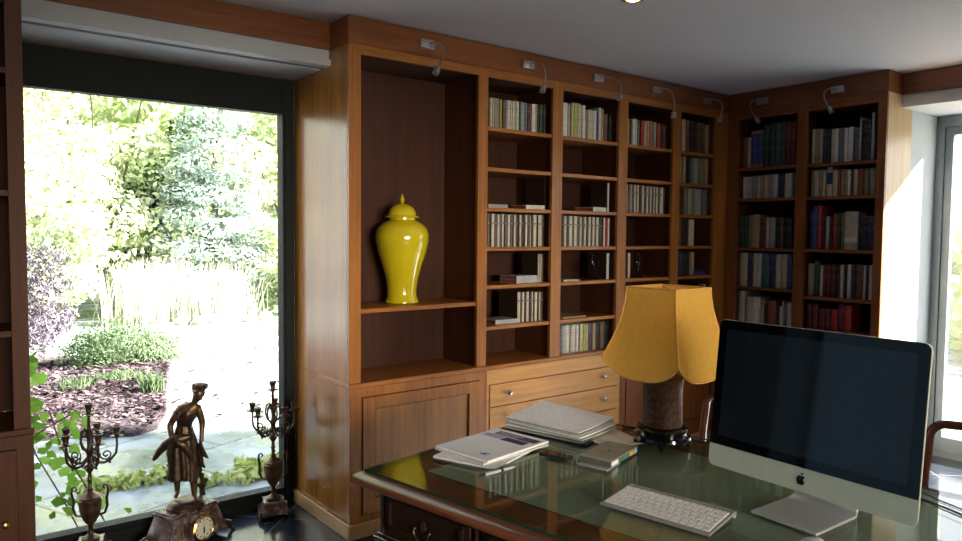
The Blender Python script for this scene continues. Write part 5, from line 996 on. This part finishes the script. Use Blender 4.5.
# ground cover strip outside the sill and climbing branches at the left
def gc(label,x,y,w,n,seed): 
    r=random.Random(seed); t=thing('groundcover_plant',label,'plant',(x,y,-.06)); leaves('foliage',GY,[(r.uniform(-w,w),r.uniform(-.10,.10),.03,.12,.09,.05) for _ in range(7)],n,.026,.7,t,seed=seed,shell=.1); MB().tube([(-w,0,.012),(0,.03,.018),(w,-.02,.012)],.004,6).obj('stem',bark,t)
gc('yellow-green ground cover outside the window between candelabrum and clock',-.62,1.55,.26,420,51); gc('yellow-green ground cover outside the window right of the clock',-.10,1.32,.20,420,52); gc('yellow-green ground cover outside the window behind the right candelabrum',.18,1.35,.18,260,53)
vn=thing('vine','leafy green climbing vine outside the window behind the left candelabrum','vine',(-1.25,1.0,-.06))
r=random.Random(9); V=[];F=[]
stems=[[(0,0,0),(.06,-.02,.35),(.10,0,.65),(.03,.02,.95),(-.05,0,1.15)],[(0,0,0),(.02,0,.3),(.12,-.03,.52),(.26,-.06,.60)],[(0.3,-.05,0),(.22,-.03,.2),(.12,0,.42),(.05,.02,.70)],[(.42,.0,0),(.33,-.02,.22),(.22,-.03,.45),(.18,0,.62)],[(-.1,.05,0),(-.02,.05,.5),(.06,.04,.8),(.14,.05,.9)]]
for pts in stems:
    b=MB(); P=[Vector(p) for p in pts]; b.tube(P,[.004]*len(P),6); b.obj('stem',plain('vine_stem',(.16,.07,.05),.7),vn)
    for k in range(26):
        u=r.uniform(.1,1)*(len(P)-1); i0=min(int(u),len(P)-2); p=P[i0].lerp(P[i0+1],u-i0)+Vector((r.gauss(0,.05),r.gauss(0,.04),r.gauss(0,.04)))
        n_=Vector((r.uniform(-.6,.6),-1,r.uniform(.1,1.4))).normalized(); t=(n_.orthogonal()).normalized(); t=Matrix.Rotation(r.uniform(0,6.28),3,n_)@t; w=n_.cross(t); s_=r.uniform(.022,.05); i=len(V)
        V+=[p-t*s_*.7,p-t*s_*.2+w*s_*.62,p+t*s_*.5+w*s_*.35,p+t*s_,p+t*s_*.5-w*s_*.35,p-t*s_*.2-w*s_*.62]; F.append(tuple(range(i,i+6)))
me=bpy.data.meshes.new('vine_leaves'); me.from_pydata(V,[],F); me.materials.append(GV); o=bpy.data.objects.new('leaves',me); COL.objects.link(o); o.parent=vn
# hedge beyond the glazed door
t=thing('hedge','pale hedge outside the glazed door at the right','hedge',(9.5,-2,-.06)); b=MB(); b.box(-.2,.2,-7,4,0,1.7); b.obj('hedge_core',plain('hedge_core_pale',(.30,.36,.20),.9,var=.4,vs=3),t,smooth=False); leaves('foliage',G2,[(-.2,y*.9,z,.5,.7,.6) for y in range(-7,5) for z in (.6,1.5)],5000,.10,parent=t,seed=61)

# ---------------------------------------------------------------- light
w=bpy.data.worlds.new('World'); S.world=w; w.use_nodes=True; nt=w.node_tree; bg=nt.nodes['Background']
tc=N(nt,'ShaderNodeTexCoord'); sp=N(nt,'ShaderNodeSeparateXYZ'); nt.links.new(tc.outputs['Generated'],sp.inputs[0])
nt.links.new(ramp(nt,sp.outputs[2],[(0,(1,.98,.96)),(.35,(.86,.90,1)),(1,(.60,.74,1))]),bg.inputs[0]); bg.inputs[1].default_value=WORLD
def light(name,kind,loc,energy,col,rot=None,to=None,**k):
    l=bpy.data.lights.new(name,kind); l.energy=energy; l.color=col
    for a,v in k.items(): setattr(l,a,v)
    o=bpy.data.objects.new(name,l); COL.objects.link(o); o.location=loc
    if to: o.rotation_euler=(Vector(to)-Vector(loc)).to_track_quat('-Z','Y').to_euler()
    return o
light('sun','SUN',(0,0,10),SUN,(1,.95,.85),to=(-7.8,3.64,10-5.0),angle=R(2.5))
def portal(name,loc,to,sx,sy):
    o=light(name,'AREA',loc,1,(1,1,1),to=to,shape='RECTANGLE',size=sx,size_y=sy); o.data.cycles.is_portal=True
portal('portal_garden',(-.8,YW+.12,1.1),(-.8,0,1.1),1.6,2.2); portal('portal_door',(XE+.14,-1.97,1.1),(0,-1.97,1.1),1.9,2.2)
light('added_south_panel','AREA',(0,YS+.03,1.5),SOUTH,(1,.90,.74),to=(1.0,0,.85),shape='RECTANGLE',size=4.2,size_y=1.1,spread=R(34))  # added warm area lamp before a closed sheet, brightens the lower bookcase
light('added_west_panel','AREA',(XWEST+.03,-.83,1.15),WEST,(.42,.72,1),to=(0,-.83,1.15),shape='RECTANGLE',size=2.7,size_y=2.1)  # added bluish area lamp inside the west wall, reflected by the screen
light('downlight_spot','SPOT',(.80,-.955,H-.02),14,(1,.72,.40),to=(.80,-.955,0),spot_size=R(80),spot_blend=.6,shadow_soft_size=.02)

# ---------------------------------------------------------------- camera
f=726.31; yaw,pitch,roll=.6636,.0519,.0091
F_=Vector((math.sin(yaw)*math.cos(pitch),math.cos(yaw)*math.cos(pitch),-math.sin(pitch)))
Rr=Vector((math.cos(yaw),-math.sin(yaw),0)); U_=Rr.cross(F_)
R2=Rr*math.cos(roll)+U_*math.sin(roll); U2=-Rr*math.sin(roll)+U_*math.cos(roll)
cd=bpy.data.cameras.new('camera'); cam=bpy.data.objects.new('camera',cd); COL.objects.link(cam)
M=Matrix((R2,U2,-F_)).transposed().to_4x4(); M.translation=Vector((-1.5622,-2.975,1.4273)); cam.matrix_world=M
cd.sensor_width=36; cd.lens=f*36/962; cd.clip_start=.02; cd.clip_end=200; S.camera=cam
S.view_settings.view_transform='Standard'; S.view_settings.look='None'; S.view_settings.exposure=0; S.view_settings.gamma=1
c=S.cycles; c.use_denoising=True; c.max_bounces=10; c.diffuse_bounces=6; c.glossy_bounces=5; c.transparent_max_bounces=12; c.sample_clamp_indirect=6; c.caustics_reflective=False; c.caustics_refractive=False
